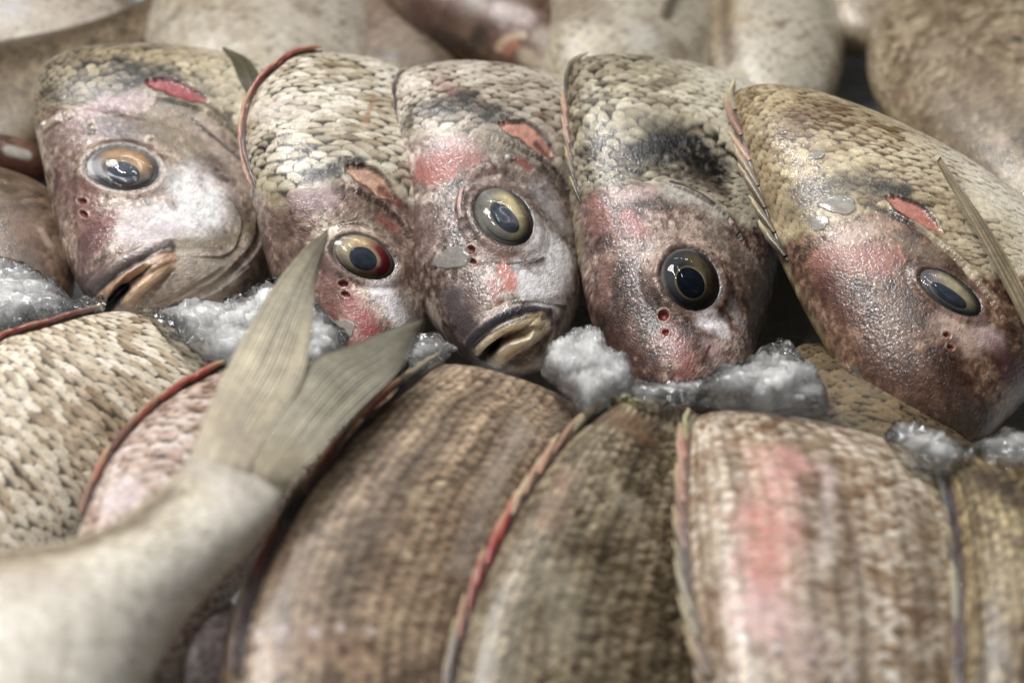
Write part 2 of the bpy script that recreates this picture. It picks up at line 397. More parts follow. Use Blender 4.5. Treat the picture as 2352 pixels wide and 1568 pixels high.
    def ridge(s, pts, r, mm, p=2.0):
        """rounded ridge (mm > 0) or groove (mm < 0) along a line; fades at the ends"""
        k = s.scale_at(*pts[len(pts) // 2]); d, sd, t = s.dist(pts, True, True); d = d / (r * k)
        e = np.clip(np.minimum(t, 1 - t) * 6, 0, 1) ** 0.5 if len(pts) > 1 else 1
        s.h += np.clip(1 - d ** p, 0, 1) ** (1 / 1.6) * mm * 0.001 * e
    def plate(s, pts, r, mm, flip=1):
        """edge of a plate: raised by mm on one side of the line, falling back over r; a sharp step down across it"""
        k = s.scale_at(*pts[len(pts) // 2]); d, sd, t = s.dist(pts, True, True); d = d / (r * k)
        e = np.clip(np.minimum(t, 1 - t) * 6, 0, 1)
        up = (sd * flip > 0)
        s.h += np.where(up, np.clip(1 - d, 0, 1) ** 1.5, -0.25 * np.clip(1 - d * 4, 0, 1)) * mm * 0.001 * e
    def ell(s, c, a, b, ang):
        """local frame of an oval on the skin, half axes in photo px"""
        i = s.idx(*c); p = s.P.reshape(-1, 3)[i]; n0 = s.N.reshape(-1, 3)[i]
        w = np.linalg.norm(s.P - p, axis=2) < 0.012; n = s.N[w].mean(0); n /= np.linalg.norm(n)
        def on(x, y):
            d = ray(x, y); t = ((p - CAMP) @ n) / (d @ n); return CAMP + d * t
        ca, sa = math.cos(R(ang)), math.sin(R(ang)); o = on(*c)
        A = (on(c[0] + a * ca, c[1] + a * sa) - on(c[0] - a * ca, c[1] - a * sa)) / 2
        B = (on(c[0] - b * sa, c[1] + b * ca) - on(c[0] + b * sa, c[1] - b * ca)) / 2
        return o, A, B, n
    def rho(s, fr):
        o, A, B, n = fr; v = s.P - o; G = np.array([[A @ A, A @ B], [A @ B, B @ B]]); Gi = np.linalg.inv(G)
        a = v @ A; b = v @ B; x = Gi[0, 0] * a + Gi[0, 1] * b; y = Gi[1, 0] * a + Gi[1, 1] * b
        z = v @ n; far = np.abs(z) > 0.02
        return np.where(far, 9, np.sqrt(x * x + y * y)), x, y
    def finish(s, mat=None):
        h = s.h; P = s.P + s.N * h[..., None]
        pv = 0.40; c_ = np.maximum(s.col, 0.002); c_ = pv * (c_ / pv) ** CON; lu = c_.mean(2, keepdims=True); c_ = c_ * 0.76 + lu * 0.24
        s.col = c_ * np.array([0.99, 0.985, 1.0])
        att = np.concatenate([np.clip(s.col, 0, 1), np.clip(s.wet, 0, 1)[..., None]], -1).reshape(-1, 4)
        s.body = child('body', P.reshape(-1, 3), grid_faces(s.ns, s.m, True), mat or M['skin'], s.root, att)
        s.PF = P; return s.body

    # ---- eye
    def eye(s, c, a, b, ang, iris, rimc=(60, 58, 62), red=None, pupil=(0.0, 0.1, 0.42, 0.36, 0), dome=0.42, bulge=1.0, cloudy=None, lum=1.0):
        a *= 0.95; b *= 0.95
        fr = s.ell(c, a, b, ang); o, A, B, n = fr; rho, x, y = s.rho(fr); r = min(np.linalg.norm(A), np.linalg.norm(B))
        # socket: skin pulled in under the eye, a swollen rim around it
        s.h = np.where(rho < 0.93, -0.0045, np.where(rho < 1.0, -0.0002, s.h)); s.h += np.where(rho >= 1.0, np.exp(-((rho - 1.14) / 0.13) ** 2) * 0.00045, 0)
        s.h -= np.exp(-((rho - 1.45) / 0.14) ** 2) * 0.0005 * (rho > 1)
        rm = np.exp(-((rho - 1.06) / 0.09) ** 2)
        s.col = s.col * (1 - 0.75 * rm[..., None]) + srgb(96, 84, 74) * 0.75 * rm[..., None]
        rm = np.exp(-((rho - 1.22) / 0.10) ** 2) * 0.22
        s.col = s.col * (1 - rm[..., None]) + srgb(150, 118, 92) * rm[..., None]
        z = (s.P - o) @ n; w = sstep(1.75, 1.15, rho); s.h -= np.clip(z, -0.006, 0.006) * w / np.maximum(0.4, s.N @ n) * (rho > 1.0)
        s.h -= np.clip(z, -0.006, 0.006) * (rho <= 1.0)
        def disc(nr, na, f, r0=0.0, r1=1.0):
            rr = np.linspace(r0, r1, nr)[:, None]; th = np.linspace(0, 2 * math.pi, na, endpoint=False)[None, :]
            X = rr * np.cos(th); Y = rr * np.sin(th); Z = f(rr + 0 * th)
            V = o + X[..., None] * A + Y[..., None] * B + (Z * r)[..., None] * n
            return V.reshape(-1, 3), grid_faces(nr, na, True), X.ravel(), Y.ravel()
        # eyeball: ring of the white and iris as one domed disc with the iris ring as sub-part
        V, F, X, Y = disc(16, 72, lambda q: 0.03 - 0.16 * (q - 0.85), 0.80, 1.12)
        q = np.hypot(X, Y); nz = fbm(V, 500, 4, 3)
        cc = srgb(*rimc)[None, :] * (0.6 + 0.8 * nz[:, None]); m = sstep(0.90, 1.0, q)[:, None]; cc = cc * (1 - m) + srgb(118, 110, 104) * m * (0.5 + 0.9 * nz[:, None])
        eyeb = child('eye', V, F, M['fin'], s.root, np.concatenate([cc, np.full((len(V), 1), 0.9)], 1))
        V, F, X, Y = disc(30, 96, lambda q: 0.05 + 0.10 * (1 - q ** 2) - 0.12 * np.exp(-(q / 0.45) ** 4), 0.02, 0.90)
        q = np.hypot(X, Y); an = np.arctan2(Y, X); nz = fbm(V, 380, 9, 4)
        streak = vnoise(np.stack([np.cos(an) * 6, np.sin(an) * 6, q * 1.5], -1), 2.2, 5)
        c1 = srgb(*iris); c0 = srgb(*rimc)
        px, py, pa, pb, pang = pupil; pa *= 1.1; pb *= 1.1
        cp, sp = math.cos(R(pang)), math.sin(R(pang)); ux = (X - px) * cp + (Y - py) * sp; uy = -(X - px) * sp + (Y - py) * cp
        pr = np.hypot(ux / pa, uy / pb)
        # gold towards the upper (body) side, greyer and darker round the rest
        gold_side = sstep(0.45, -0.55, Y * 0.9 - X * 0.5 + 0.6 * (nz - 0.5)) * sstep(1.0, 0.72, q + 0.12 * (nz - 0.5))
        m = np.clip(gold_side, 0, 1)[:, None]; cc = c0 * 1.1 * (1 - m) + c1 * m
        cc = cc * (0.8 + 0.4 * streak[:, None]) * (0.7 + 0.6 * nz[:, None]) * 0.95 * lum; m = sstep(0.6, 0.92, q)[:, None] * 0.45; cc = cc * (1 - m) + srgb(50, 46, 50) * m
        m = (np.exp(-((pr - 1.05) / 0.06) ** 2) * 0.5)[:, None]; cc = cc * (1 - m) + np.clip(srgb(190, 170, 120), 0, 1) * m
        if red:
            a0, wd, st_, q0 = red
            da = np.abs((np.degrees(an) - a0 + 180) % 360 - 180)
            m = (sstep(wd, wd * 0.35, da + 30 * (nz - 0.5)) * sstep(q0, q0 + 0.22, q + 0.1 * (nz - 0.5)) * st_)[:, None]
            cc = cc * (1 - m) + np.array([0.33, 0.010, 0.022]) * m
        ir = child('iris', V, F, M['fin'], eyeb, np.concatenate([cc, np.full((len(V), 1), 0.6)], 1))
        n2 = 40; rr = np.linspace(0.01, 1, 10)[:, None]; th = np.linspace(0, 2 * math.pi, n2, endpoint=False)[None, :]
        lx = rr * np.cos(th) * pa; ly = rr * np.sin(th) * pb
        X = px + lx * cp - ly * sp; Y = py + lx * sp + ly * cp; q = np.hypot(X, Y)
        Z = 0.05 + 0.10 * (1 - q ** 2) - 0.12 * np.exp(-(q / 0.45) ** 4) + 0.035 + 0.06 * (1 - rr ** 2) * np.ones_like(th)
        V = (o + X[..., None] * A + Y[..., None] * B + (Z * r)[..., None] * n).reshape(-1, 3)
        child('pupil', V, grid_faces(10, n2, True), cloudy or M['pupil'], eyeb)
        V, F, X, Y = disc(26, 72, lambda q: dome * 0.72 * np.maximum(0, 1 - (q / 1.04) ** 2.4) * bulge + 0.01, 0.005, 1.035)
        child('cornea', V, F, M['cornea'], eyeb)
        return fr
    def nostril(s, c, a, b, ang=0):
        fr = s.ell(c, a, b, ang); o, A, B, n = fr; rho, x, y = s.rho(fr)
        s.h = np.where(rho < 1.0, s.h - 0.0016 * np.clip(1.25 - rho, 0, 1), s.h)
        s.h += np.exp(-((rho - 1.25) / 0.22) ** 2) * 0.00035
        m = sstep(1.15, 0.85, rho)[..., None]; s.col = s.col * (1 - m) + np.array([0.20, 0.016, 0.006]) * m
        m = (np.exp(-((rho - 1.35) / 0.22) ** 2) * 0.6)[..., None]; s.col = s.col * (1 - m) + srgb(190, 160, 140) * m
        s._nostrils = getattr(s, '_nostrils', []) + [fr]
    def put_nostrils(s):
        for (o, A, B, n) in getattr(s, '_nostrils', []):
            rr = np.linspace(0.02, 1.0, 6)[:, None]; th = np.linspace(0, 2 * math.pi, 28, endpoint=False)[None, :]
            X = rr * np.cos(th); Y = rr * np.sin(th); Z = -0.0007 - 0.0006 * (1 - rr ** 2) + 0 * th
            V = (o + X[..., None] * A + Y[..., None] * B + Z[..., None] * n).reshape(-1, 3)
            child('nostril', V, grid_faces(6, 28, True), M['nostril'], s.root)

    # ---- base looks
    def base_body(s, c_lo, c_hi, belly=None, cell=(0.0046, 0.0040), hmm=0.35, amt=1.0, mott=0.5, seed=1, dark=(60, 50, 36), x_belly=(0.55, 0.95), wet=0.6, streaks=0.25, contrast=1.0, patch=0.1, colv=0.0, jit=0.15, warp=1.3, nz=1.0):
        """scaled flank: base colours, every scale its own tone, dark skin at each scale's root, raised free edges"""
        P = s.P; wd = np.median(np.linalg.norm(s.P[:, 0] - s.P[:, s.ntf - 1], axis=1)) * 1.35
        wx = (fbm(P, 60, seed + 11, 3) - 0.5); wy = (fbm(P, 60, seed + 17, 3) - 0.5)
        x = s.X * wd / cell[0] + wx * warp; y = s.Y / cell[1] + wy * warp + 0.9 * np.sin(s.X * 3.1)
        h, idv, e, loc = scales(x, y, seed, jit=jit)
        n1 = fbm(P, 45, seed, 4); n2 = fbm(P, 200, seed + 3, 3)
        t = np.clip(0.5 + (n1 - 0.5) * 2.2 * mott + (idv - 0.5) * 0.75 * contrast + (n2 - 0.5) * 0.6 * nz, 0, 1)[..., None]
        c = srgb(*c_lo) * (1 - t) + srgb(*c_hi) * t
        if streaks:
            st_ = (0.5 + 0.5 * np.cos(x * 2 * math.pi)) ** 1.5 * np.maximum(sstep(0.35, 0.65, fbm(P, 30, seed + 8, 3)), 1.0 if patch > 0.35 else 0.0)
            c = c * (1 - streaks * 0.45 * st_[..., None] + streaks * 0.25 * (1 - st_[..., None]))
        if colv:
            cn = vnoise(np.stack([x * 0.9, y * 0.05, x * 0], -1), 1.0, seed + 60)[..., None]; c = c * (1 - colv + 2 * colv * cn)
        if belly is not None:
            b = sstep(x_belly[0], x_belly[1], s.X + 0.25 * (n1 - 0.5))[..., None] * (s.X <= 1.05)[..., None]
            c = c * (1 - b) + srgb(*belly) * (0.8 + 0.4 * n2[..., None]) * b
        pat = sstep(0.30, 0.62, fbm(P, 34, seed + 21, 3) + patch)
        root = sstep(0.30, -0.08, loc + 0.6 * nz * (n2 - 0.5) + 0.4 * nz * (idv - 0.5) - 0.25 * (pat - 0.5)) * (0.2 + 0.8 * pat) * 0.95
        tipl = sstep(0.2, 0.75, loc)[..., None] * 0.22; c = c * (1 - tipl) + np.clip(c * 1.7, 0, 0.85) * tipl
        edge = sstep(0.92, 0.99, e) * 0.35
        k = np.clip(np.maximum(root, edge) * amt, 0, 1)[..., None]
        c = c * (1 - k) + srgb(*dark) * k
        s.sc_h = h * hmm * 0.001; s.sc_c = c; s.col = c.copy(); s.h += s.sc_h * amt; s.wet[:] = wet + 0.25 * (idv - 0.5); s.idv = idv; s.e = e; s.loc = loc
    def head_mask(s, pts, w=14, noise=0.5):
        """vertices on the nose side of a line across the body"""
        L = [s.Y.ravel()[s.idx(*p)] for p in pts]; Xs = [s.X.ravel()[s.idx(*p)] for p in pts]
        o = np.argsort(Xs); yb = np.interp(s.X, np.array(Xs)[o], np.array(L)[o]); k = s.scale_at(*pts[len(pts)//2])
        return sstep(w * k, -w * k, s.Y - yb + (fbm(s.P, 220, s.seed + 5, 3) - 0.5) * 2 * noise * w * k * 2)
    def base_head(s, m, c_lo, c_mid, c_hi, nsc=150, speck=0.5, seed=2, wet=0.95, grain=0.12):
        P = s.P; n1 = fbm(P, nsc * 0.4, seed + 31, 4); n2 = fbm(P, nsc * 3.2, seed + 37, 3); n3 = fbm(P, nsc * 9, seed + 41, 2)
        t = np.clip(0.5 + (n1 - 0.5) * 2.4 + (n2 - 0.5) * 1.6 + (n3 - 0.5) * 0.5, 0, 1)[..., None]
        c = np.where(t < 0.5, srgb(*c_lo) * (1 - 2 * t) + srgb(*c_mid) * 2 * t, srgb(*c_mid) * (2 - 2 * t) + srgb(*c_hi) * (2 * t - 1))
        c = c * (1 - speck * sstep(0.52, 0.72, n3)[..., None]) * (0.88 + 0.5 * (n2 - 0.4)[..., None])
        m3 = m[..., None]; s.col = s.col * (1 - m3) + c * m3; s.wet = s.wet * (1 - m) + wet * m
        s.h -= s.sc_h * m
        s.h += m * (n2 - 0.5) * grain * 0.001 * 1.5 + m * (n3 - 0.5) * grain * 0.0022 * sstep(0.35, 0.6, n1)
    def mouth(s, up, low, gap=None):
        pass

def ribbon_fin(f, pts, z_off, w, cols, nspine=14, lean=(0.55, 0.25), name='dorsal_fin', seed=0, wmm=1.6, dark=(62, 50, 50), sp_r=0.0007, outw=0.35):
    """low folded dorsal fin: a dark membrane along the back carrying overlapping tapered spines"""
    rnd = random.Random(seed)
    pp = poly(pts, 60)
    A = []
    for p in pp:
        q = f.pt(*p); A.append(q)
    A = np.array(A); K = np.hanning(9); K /= K.sum()
    A = np.stack([np.convolve(np.pad(A[:, i], 4, mode='edge'), K, 'valid') for i in range(3)], -1)
    T = np.gradient(A, axis=0); T /= np.linalg.norm(T, axis=1)[:, None]
    view = CAMP - A; view /= np.linalg.norm(view, axis=1)[:, None]
    up = np.cross(T, view); up /= np.linalg.norm(up, axis=1)[:, None]
    if up[30][0] > 0: up = -up      # away from the flank (to the left)
    wm = wmm * 0.001
    prof = np.sin(np.linspace(0.12, 3.0, 60)) ** 0.5
    nse = 0.15 + 1.25 * np.array([vnoise(np.array([[i * 0.45, seed, 0.5]]), 1.0, 3)[0] for i in range(60)])
    jog = np.array([vnoise(np.array([[i * 0.3, seed, 9.5]]), 1.0, 3)[0] - 0.5 for i in range(60)])
    ring = 10; th = np.linspace(0, 2 * math.pi, ring, endpoint=False)
    V = []; C = []
    for i in range(60):
        for t in th:
            V.append(A[i] + up[i] * (wm * (0.2 + math.cos(t)) * prof[i] * nse[i] + (outw + 0.5 * jog[i]) * wm) + view[i] * (wm * 0.32 * math.sin(t) * prof[i] + 0.0004))
        k = i / 59.0
        b = cols[min(len(cols) - 1, int(k * len(cols)))]; b = tuple(0.80 * (0.72 * q + 0.28 * sum(b) / 3) for q in b); n = vnoise(np.array([[i * 0.31, 3.0, seed]]), 1.0, 8)[0]
        for t in th:
            m = 0.5 + 0.5 * math.cos(t)
            n = 0.5 * n + 0.5 * vnoise(np.array([[i * 0.9, t, seed]]), 1.0, 18)[0]; w_ = m * float(sstep(0.15, 0.7, n)) * 0.75; C.append(np.r_[srgb(*dark) * (1 - w_) + srgb(*b) * w_, 0.7])
    F = [grid_faces(60, ring, True)]; V = [np.array(V)]; C = [np.array(C)]; base = len(V[0])
    for j in range(nspine):
        k = (j + 0.3) / nspine; i0 = int(k * 55); ln = rnd.uniform(0.10, 0.17) * 60 * 14 / max(nspine, 8); i1 = min(59, int(i0 + max(3, ln)))
        n = 10; pts3 = []
        for u in np.linspace(0, 1, n):
            ii = i0 + (i1 - i0) * u; a = int(min(58, ii)); fr = ii - a; q = A[a] * (1 - fr) + A[a + 1] * fr
            lift = rnd.uniform(0.9, 1.1) * (lean[0] + lean[1] * u) * wm * 1.8
            pts3.append(q + up[a] * (lift + outw * wm) + view[a] * (wm * 0.45))
        pts3 = np.array(pts3); b = cols[min(len(cols) - 1, int(k * len(cols)))]; b = tuple(0.76 * q + 0.24 * sum(b) / 3 for q in b); bb = srgb(*b) * rnd.uniform(0.55, 1.05)
        tip = srgb(205, 190, 150); rr = sp_r * rnd.uniform(0.8, 1.2)
        vs, cs = [], []
        for q, u in zip(range(n), np.linspace(0, 1, n)):
            a = min(58, i0 + q); rad = rr * 1.25 * math.sin(math.pi * min(0.98, 0.16 + 0.84 * u)) ** 0.7 + 0.00008
            for t in np.linspace(0, 2 * math.pi, 7, endpoint=False):
                vs.append(pts3[q] + up[a] * math.cos(t) * rad + view[a] * math.sin(t) * rad); cs.append(np.r_[bb * (1 - u ** 3) + tip * u ** 3, 0.8])
        V.append(np.array(vs)); C.append(np.array(cs)); F.append(grid_faces(n, 7, True) + base); base += len(vs)
    return child(name, np.vstack(V), np.vstack(F), M['fin'], f.root, np.vstack(C))

def blade_fin(f, rows, name='pectoral_fin', col=(140, 130, 105), nray=14, thick=0.5, seed=0, tipc=None, amp=0.35, wet=0.6, nu=120, ragged=0.0, rootc=None, mat='fin'):
    """rayed fin spanned over rows of (x, y, z) points: rows[0] root edge ... rows[-1] trailing edge"""
    def _p(p):
        if p[2] is not None: return at(*p)
        i = f.idx(p[0], p[1]); return f.PF.reshape(-1, 3)[i] + f.N.reshape(-1, 3)[i] * 0.0011
    Rw = [np.array([_p(p) for p in r]) for r in rows]
    Rw = np.array([poly(r, nu) for r in Rw]); nv = 70
    G = np.stack([poly(Rw[:, i], nv) for i in range(nu)], 1)   # nv x nu
    u = np.linspace(0, 1, nu)[None, :]; v = np.linspace(0, 1, nv)[:, None]
    du = np.gradient(G, axis=1); dv = np.gradient(G, axis=0); N = np.cross(du, dv); N /= np.linalg.norm(N, axis=2)[..., None] + 1e-12
    if (N[nv//2, nu//2] @ (CAMP - G[nv//2, nu//2])) < 0: N = -N
    ph = u * nray * 2 * math.pi + 2.6 * (vnoise(np.stack([u * 7 + 0 * v, v * 1.2 + 0 * u, 0 * u + 0 * v + seed], -1), 1.0, seed) - 0.5) * 2
    hh = (0.5 + 0.5 * np.cos(ph)) ** 2 * amp * 0.001
    fine = (0.5 + 0.5 * np.cos(ph * 3.0 + v * 2)) * amp * 0.0003 * v
    if ragged:
        sh = (vnoise(np.stack([u * nray * 2.3, u * 0, u * 0], -1), 1.0, seed) - 0.65) * ragged * 0.01
        G = G + (dv / (np.linalg.norm(dv, axis=2)[..., None] + 1e-12)) * (sh * v ** 6)[..., None]
    tk = thick * 0.001 * (1 - 0.75 * v) * (0.35 + 0.65 * np.sin(np.pi * np.clip(u, 0.02, 0.98)) ** 0.3)
    Tp = G + N * (hh + fine + tk)[..., None]; Bt = G - N * tk[..., None]
    n1 = fbm(G, 120, seed, 3); n2 = vnoise(np.stack([u * nray * 2.3 + 0 * v, v * 2 + 0 * u, 0 * u + 0 * v], -1), 1.0, seed + 2)
    c = srgb(*col) * (1.2 if mat == 'thin_fin' else 1.0) * (0.8 + 0.2 * (0.5 + 0.5 * np.cos(ph))[..., None]) * (0.6 + 0.8 * n1[..., None]) * (0.55 + 0.9 * n2[..., None])
    if tipc is not None:
        m = sstep(0.2, 1.0, v + 0.2 * (n1 - 0.5))[..., None]; c = c * (1 - m) + srgb(*tipc) * (0.7 + 0.6 * n2[..., None]) * m
    if rootc is not None:
        m = sstep(0.30, 0.04, v + 0.35 * (n1 - 0.5) + 0.12 * (n2 - 0.5))[..., None]; c = c * (1 - m) + srgb(*rootc) * (0.85 + 0.3 * n1[..., None]) * m
    A = np.concatenate([np.clip(c, 0, 1), np.full(c.shape[:2] + (1,), wet)], -1).reshape(-1, 4)
    n = nu * nv; F1 = grid_faces(nv, nu); F2 = F1[:, ::-1] + n
    ed = []
    idx = np.arange(n).reshape(nv, nu); loop = np.r_[idx[0, :-1], idx[:-1, -1], idx[-1, :0:-1], idx[:0:-1, 0]]
    for a, b in zip(loop, np.roll(loop, -1)): ed.append([a, b, b + n, a + n])
    return child(name, np.vstack([Tp.reshape(-1, 3), Bt.reshape(-1, 3)]), np.vstack([F1, F2, np.array(ed)]), M[mat], f.root, np.vstack([A, A]))

def loose_scale(f, name, label, c, a, b, ang, mat, group='loose fish scales'):
    """a thin shed scale lying on a fish, following the skin under it"""
    fr = f.ell(c, a, b, ang); o, A, B, n = fr; PF = f.PF.reshape(-1, 3); near = np.where(np.linalg.norm(PF - o, axis=1) < 0.02)[0]
    vs = []; nr, na = 8, 36
    for r_ in np.linspace(0.03, 1, nr):
        for k in range(na):
            t = 2 * math.pi * k / na; w = 1 + 0.10 * math.sin(3 * t + ang) + 0.05 * math.sin(7 * t)
            p = o + A * (r_ * w * math.cos(t)) + B * (r_ * w * math.sin(t))
            v = PF[near] - p; hh = v @ n; d2 = (v * v).sum(1) - hh * hh
            i = np.argsort(d2)[:8]; p = p + n * (hh[i].mean() + 0.0004 + 0.0003 * r_ * r_ * math.sin(t + 1))
            vs.append(p)
    V = np.array(vs); F = grid_faces(nr, na, True); Vb = V - n * 0.00025
    rim = np.arange((nr - 1) * na, nr * na); m = len(V); ed = np.array([[i, j, j + m, i + m] for i, j in zip(rim, np.roll(rim, -1))])
    org = V.mean(0); ob = mesh_obj(name, np.vstack([V, Vb]), np.vstack([F, F[:, ::-1] + m, ed]), mat, None, None, org)
    tag(ob, label, 'fish scale', group); return ob

TAIL = [(0, 0.9, -0.9, 0.97), (0.1, 2.0, -3.0, 0.88), (0.4, 5.0, -5.6, 0.6), (0.8, 9, -6.6, 0.25)]
#==BODY==

# ================================================================== ice bed
def ice_bed():
    n = 160; g = np.linspace(-1, 1, n)
    X, Y = np.meshgrid(g * 1.1, g * 1.1 + 0.1); P = np.stack([X, Y, X * 0], -1)
    P[..., 2] = -0.012 + 0.022 * (fbm(P, 18, 5, 4) - 0.5)
    o = mesh_obj('ice_bed', P.reshape(-1, 3), grid_faces(n, n), M['ice_bed'], None, None, np.zeros(3))
    tag(o, None, None, None, 'structure')
m, N, L, B = nt('ice_bed_ice')
tc = N.new('ShaderNodeTexCoord'); n_ = N.new('ShaderNodeTexNoise'); n_.inputs['Scale'].default_value = 120; n_.inputs['Detail'].default_value = 6
L.new(tc.outputs['Object'], n_.inputs['Vector']); b_ = N.new('ShaderNodeBump'); b_.inputs['Distance'].default_value = 0.003
L.new(n_.outputs['Fac'], b_.inputs['Height']); L.new(b_.outputs[0], B.inputs['Normal'])
B.inputs['Base Color'].default_value = (0.45, 0.47, 0.48, 1); B.inputs['Roughness'].default_value = 0.25
M['ice_bed'] = m
ice_bed()

MID = 'sea bream heads of the middle row'
RED = (188, 60, 50); SAL = (205, 120, 98); DRK = (70, 52, 52)
# ================================================================== middle row, first from the left
def fish_one():
    f = Fish('sea_bream', 'leftmost bream head of the middle row, mouth open over ice, pink gill slit', [
        (212, 700, 3.0, 262, 722, 2.6, 0.5),
        (188, 672, 3.4, 330, 722, 2.6, 1.2),
        (163, 622, 3.9, 440, 722, 2.8, 1.9),
        (137, 545, 4.7, 548, 708, 2.2, 2.5),
        (114, 450, 5.5, 615, 655, 2.4, 2.7),
        (94, 350, 6.4, 668, 560, 2.8, 2.7),
        (76, 262, 7.2, 715, 445, 3.6, 2.6),
        (84, 200, 7.7, 755, 330, 5.2, 2.2),
        (100, 160, 7.8, 770, 255, 5.4, 1.8)], TAIL, ns=440, ntf=330, group=MID)
    f.base_body((98, 88, 68), (176, 162, 132), belly=(222, 214, 190), amt=0.7, hmm=0.4, seed=11, x_belly=(0.45, 0.8), dark=(60, 52, 40))
    m = f.head_mask([(84, 285), (170, 250), (300, 205), (400, 240), (520, 300), (620, 420)], 10)
    f.base_head(m, (114, 94, 88), (172, 148, 132), (212, 196, 180), seed=3, grain=0.10)
    pc = f.paint
    pc([(280, 150), (320, 170), (380, 180)], 45, (62, 52, 42), 0.85, 0.8, 0.7, 220)
    pc([(110, 215), (190, 225), (280, 200)], 26, (74, 62, 48), 0.6, 0.8, 0.8, 200)
    pc([(120, 290), (150, 380), (150, 470)], 55, (140, 102, 92), 0.7, 0.8, 0.5)
    pc([(190, 260), (260, 235), (330, 235)], 32, (196, 164, 168), 0.7, 0.8, 0.7)
    pc([(190, 300)], 60, (150, 100, 100), 0.5, 0.9, 0.5)
    pc([(380, 280), (430, 330)], 75, (168, 152, 112), 0.7, 0.9, 0.5)
    pc([(470, 290), (530, 370), (570, 420)], 40, (196, 176, 158), 0.8, 0.8, 0.4)
    pc([(430, 430), (480, 470), (400, 520)], 78, (238, 238, 238), 1.0, 0.9, 0.4)  # silvery cheek, whitened further as a painted highlight
    pc([(300, 520), (360, 540), (400, 545)], 52, (214, 198, 200), 0.9, 0.8, 0.5)
    pc([(205, 440), (200, 520)], 38, (168, 112, 104), 0.75, 0.9, 0.5)
    pc([(250, 500), (240, 530), (225, 560)], 24, (150, 52, 56), 0.75, 0.9, 0.8)
    pc([(200, 560), (190, 600), (210, 640)], 38, (122, 84, 82), 0.8, 0.8, 0.5)
    pc([(190, 650), (200, 690), (230, 660)], 32, (110, 92, 100), 0.9, 0.8, 0.3)
    pc([(560, 480), (600, 560), (590, 640)], 50, (120, 102, 82), 0.75, 0.9, 0.5)
    pc([(440, 600), (500, 640), (420, 690)], 70, (214, 200, 180), 0.9, 0.8, 0.5)
    pc([(540, 560), (500, 620)], 34, (200, 186, 160), 0.7, 0.8, 0.4)
    pc([(380, 555), (450, 560), (540, 545), (580, 515)], 13, (150, 138, 92), 0.6, 0.8, 0.9)
    for a in ((430, 262), (455, 420), (300, 560)): pc([a], 22, (150, 130, 112), 0.5, 0.9, 0.9, 200)
    f.sdark([(110, 180), (250, 170), (420, 170)], 60, 0.7)
    # gill slit
    f.slit([(335, 186), (400, 202), (475, 236)], 22, (168, 62, 70))
    pc([(330, 180), (300, 196)], 12, (60, 45, 36), 0.8, 0.8, 0.6)
    pc([(380, 232), (450, 250)], 7, (96, 104, 88), 0.6, 0.8, 0.6)
    f.plate([(330, 218), (400, 238), (480, 262), (550, 320), (600, 400)], 30, 1.3, 1)
    pc([(475, 240), (530, 285), (580, 350)], 13, (92, 78, 58), 0.75, 0.8, 0.6)
    f.plate([(430, 262), (470, 300), (540, 352), (590, 420)], 26, 0.9, 1)
    pc([(440, 272), (490, 315), (560, 372)], 5, (96, 80, 66), 0.7, 0.8, 0.4)
    f.plate([(400, 395), (500, 430), (555, 500), (530, 580), (440, 590)], 40, -0.7, 1)
    f.ridge([(520, 640), (590, 560), (600, 500)], 12, -1.1)
    f.ridge([(430, 690), (500, 655), (570, 600)], 14, -0.9)
    f.ridge([(370, 700), (450, 660), (520, 620)], 10, -0.8)
    # forehead notch where the scales begin
    f.ridge([(98, 300), (140, 270)], 14, 1.3); pc([(100, 300), (135, 272)], 11, (196, 180, 150), 0.8, 0.6, 0.4)
    for a in ((205, 300), (200, 285), (95, 290), (155, 270), (335, 320)):
        f.ridge([a, (a[0] + 12, a[1] - 6)], 9, 0.9); pc([a, (a[0] + 12, a[1] - 6)], 7, (214, 202, 180), 0.8, 0.6, 0.3)
    # mouth: upper jaw, lip folds, open gap, lower jaw
    f.ridge([(205, 668), (270, 610), (340, 575), (400, 560)], 18, 1.8)
    pc([(210, 672), (270, 615), (340, 580), (385, 566)], 17, (122, 108, 106), 0.9, 0.5, 0.4, wet=1)
    f.ridge([(225, 690), (290, 640), (360, 600), (400, 585)], 17, 1.9)
    pc([(222, 692), (290, 640), (360, 600), (395, 590)], 14, (200, 166, 132), 0.95, 0.5, 0.4, wet=1)
    pc([(215, 680), (280, 628), (350, 590)], 4, (90, 74, 66), 0.8, 0.6, 0.4)
    f.ridge([(245, 712), (262, 690), (290, 655), (340, 620)], 15, -4.5)
    pc([(243, 714), (260, 690), (285, 662)], 14, (12, 6, 4), 1.0, 0.3, 0.15, wet=0.4)
    pc([(290, 655), (340, 618), (385, 592)], 4, (80, 52, 36), 0.9, 0.5, 0.3)
    f.ridge([(282, 708), (310, 670), (360, 625), (392, 600)], 20, 2.4)
    pc([(288, 708), (315, 670), (360, 630), (390, 606)], 18, (226, 196, 164), 1.0, 0.5, 0.3, wet=1)
    f.ridge([(318, 716), (350, 675), (392, 620)], 9, -1.0)
    fr = f.eye((283, 386), 84, 52, 6, (208, 160, 104), (92, 84, 86), pupil=(0.04, 0.28, 0.42, 0.50, -25), dome=0.5, lum=0.8, red=(60, 45, 0.35, 0.8))
    f.nostril((188, 462), 10.5, 7, 5); f.nostril((192, 492), 10.5, 7, 35)
    f.finish(); f.put_nostrils()
    blade_fin(f, [[(510, 112, None), (516, 110, None)], [(528, 140, None), (566, 144, None)], [(548, 192, None), (596, 190, None)], [(588, 262, None), (604, 262, None)]],
              col=(84, 78, 58), nray=7, seed=4)
    return f
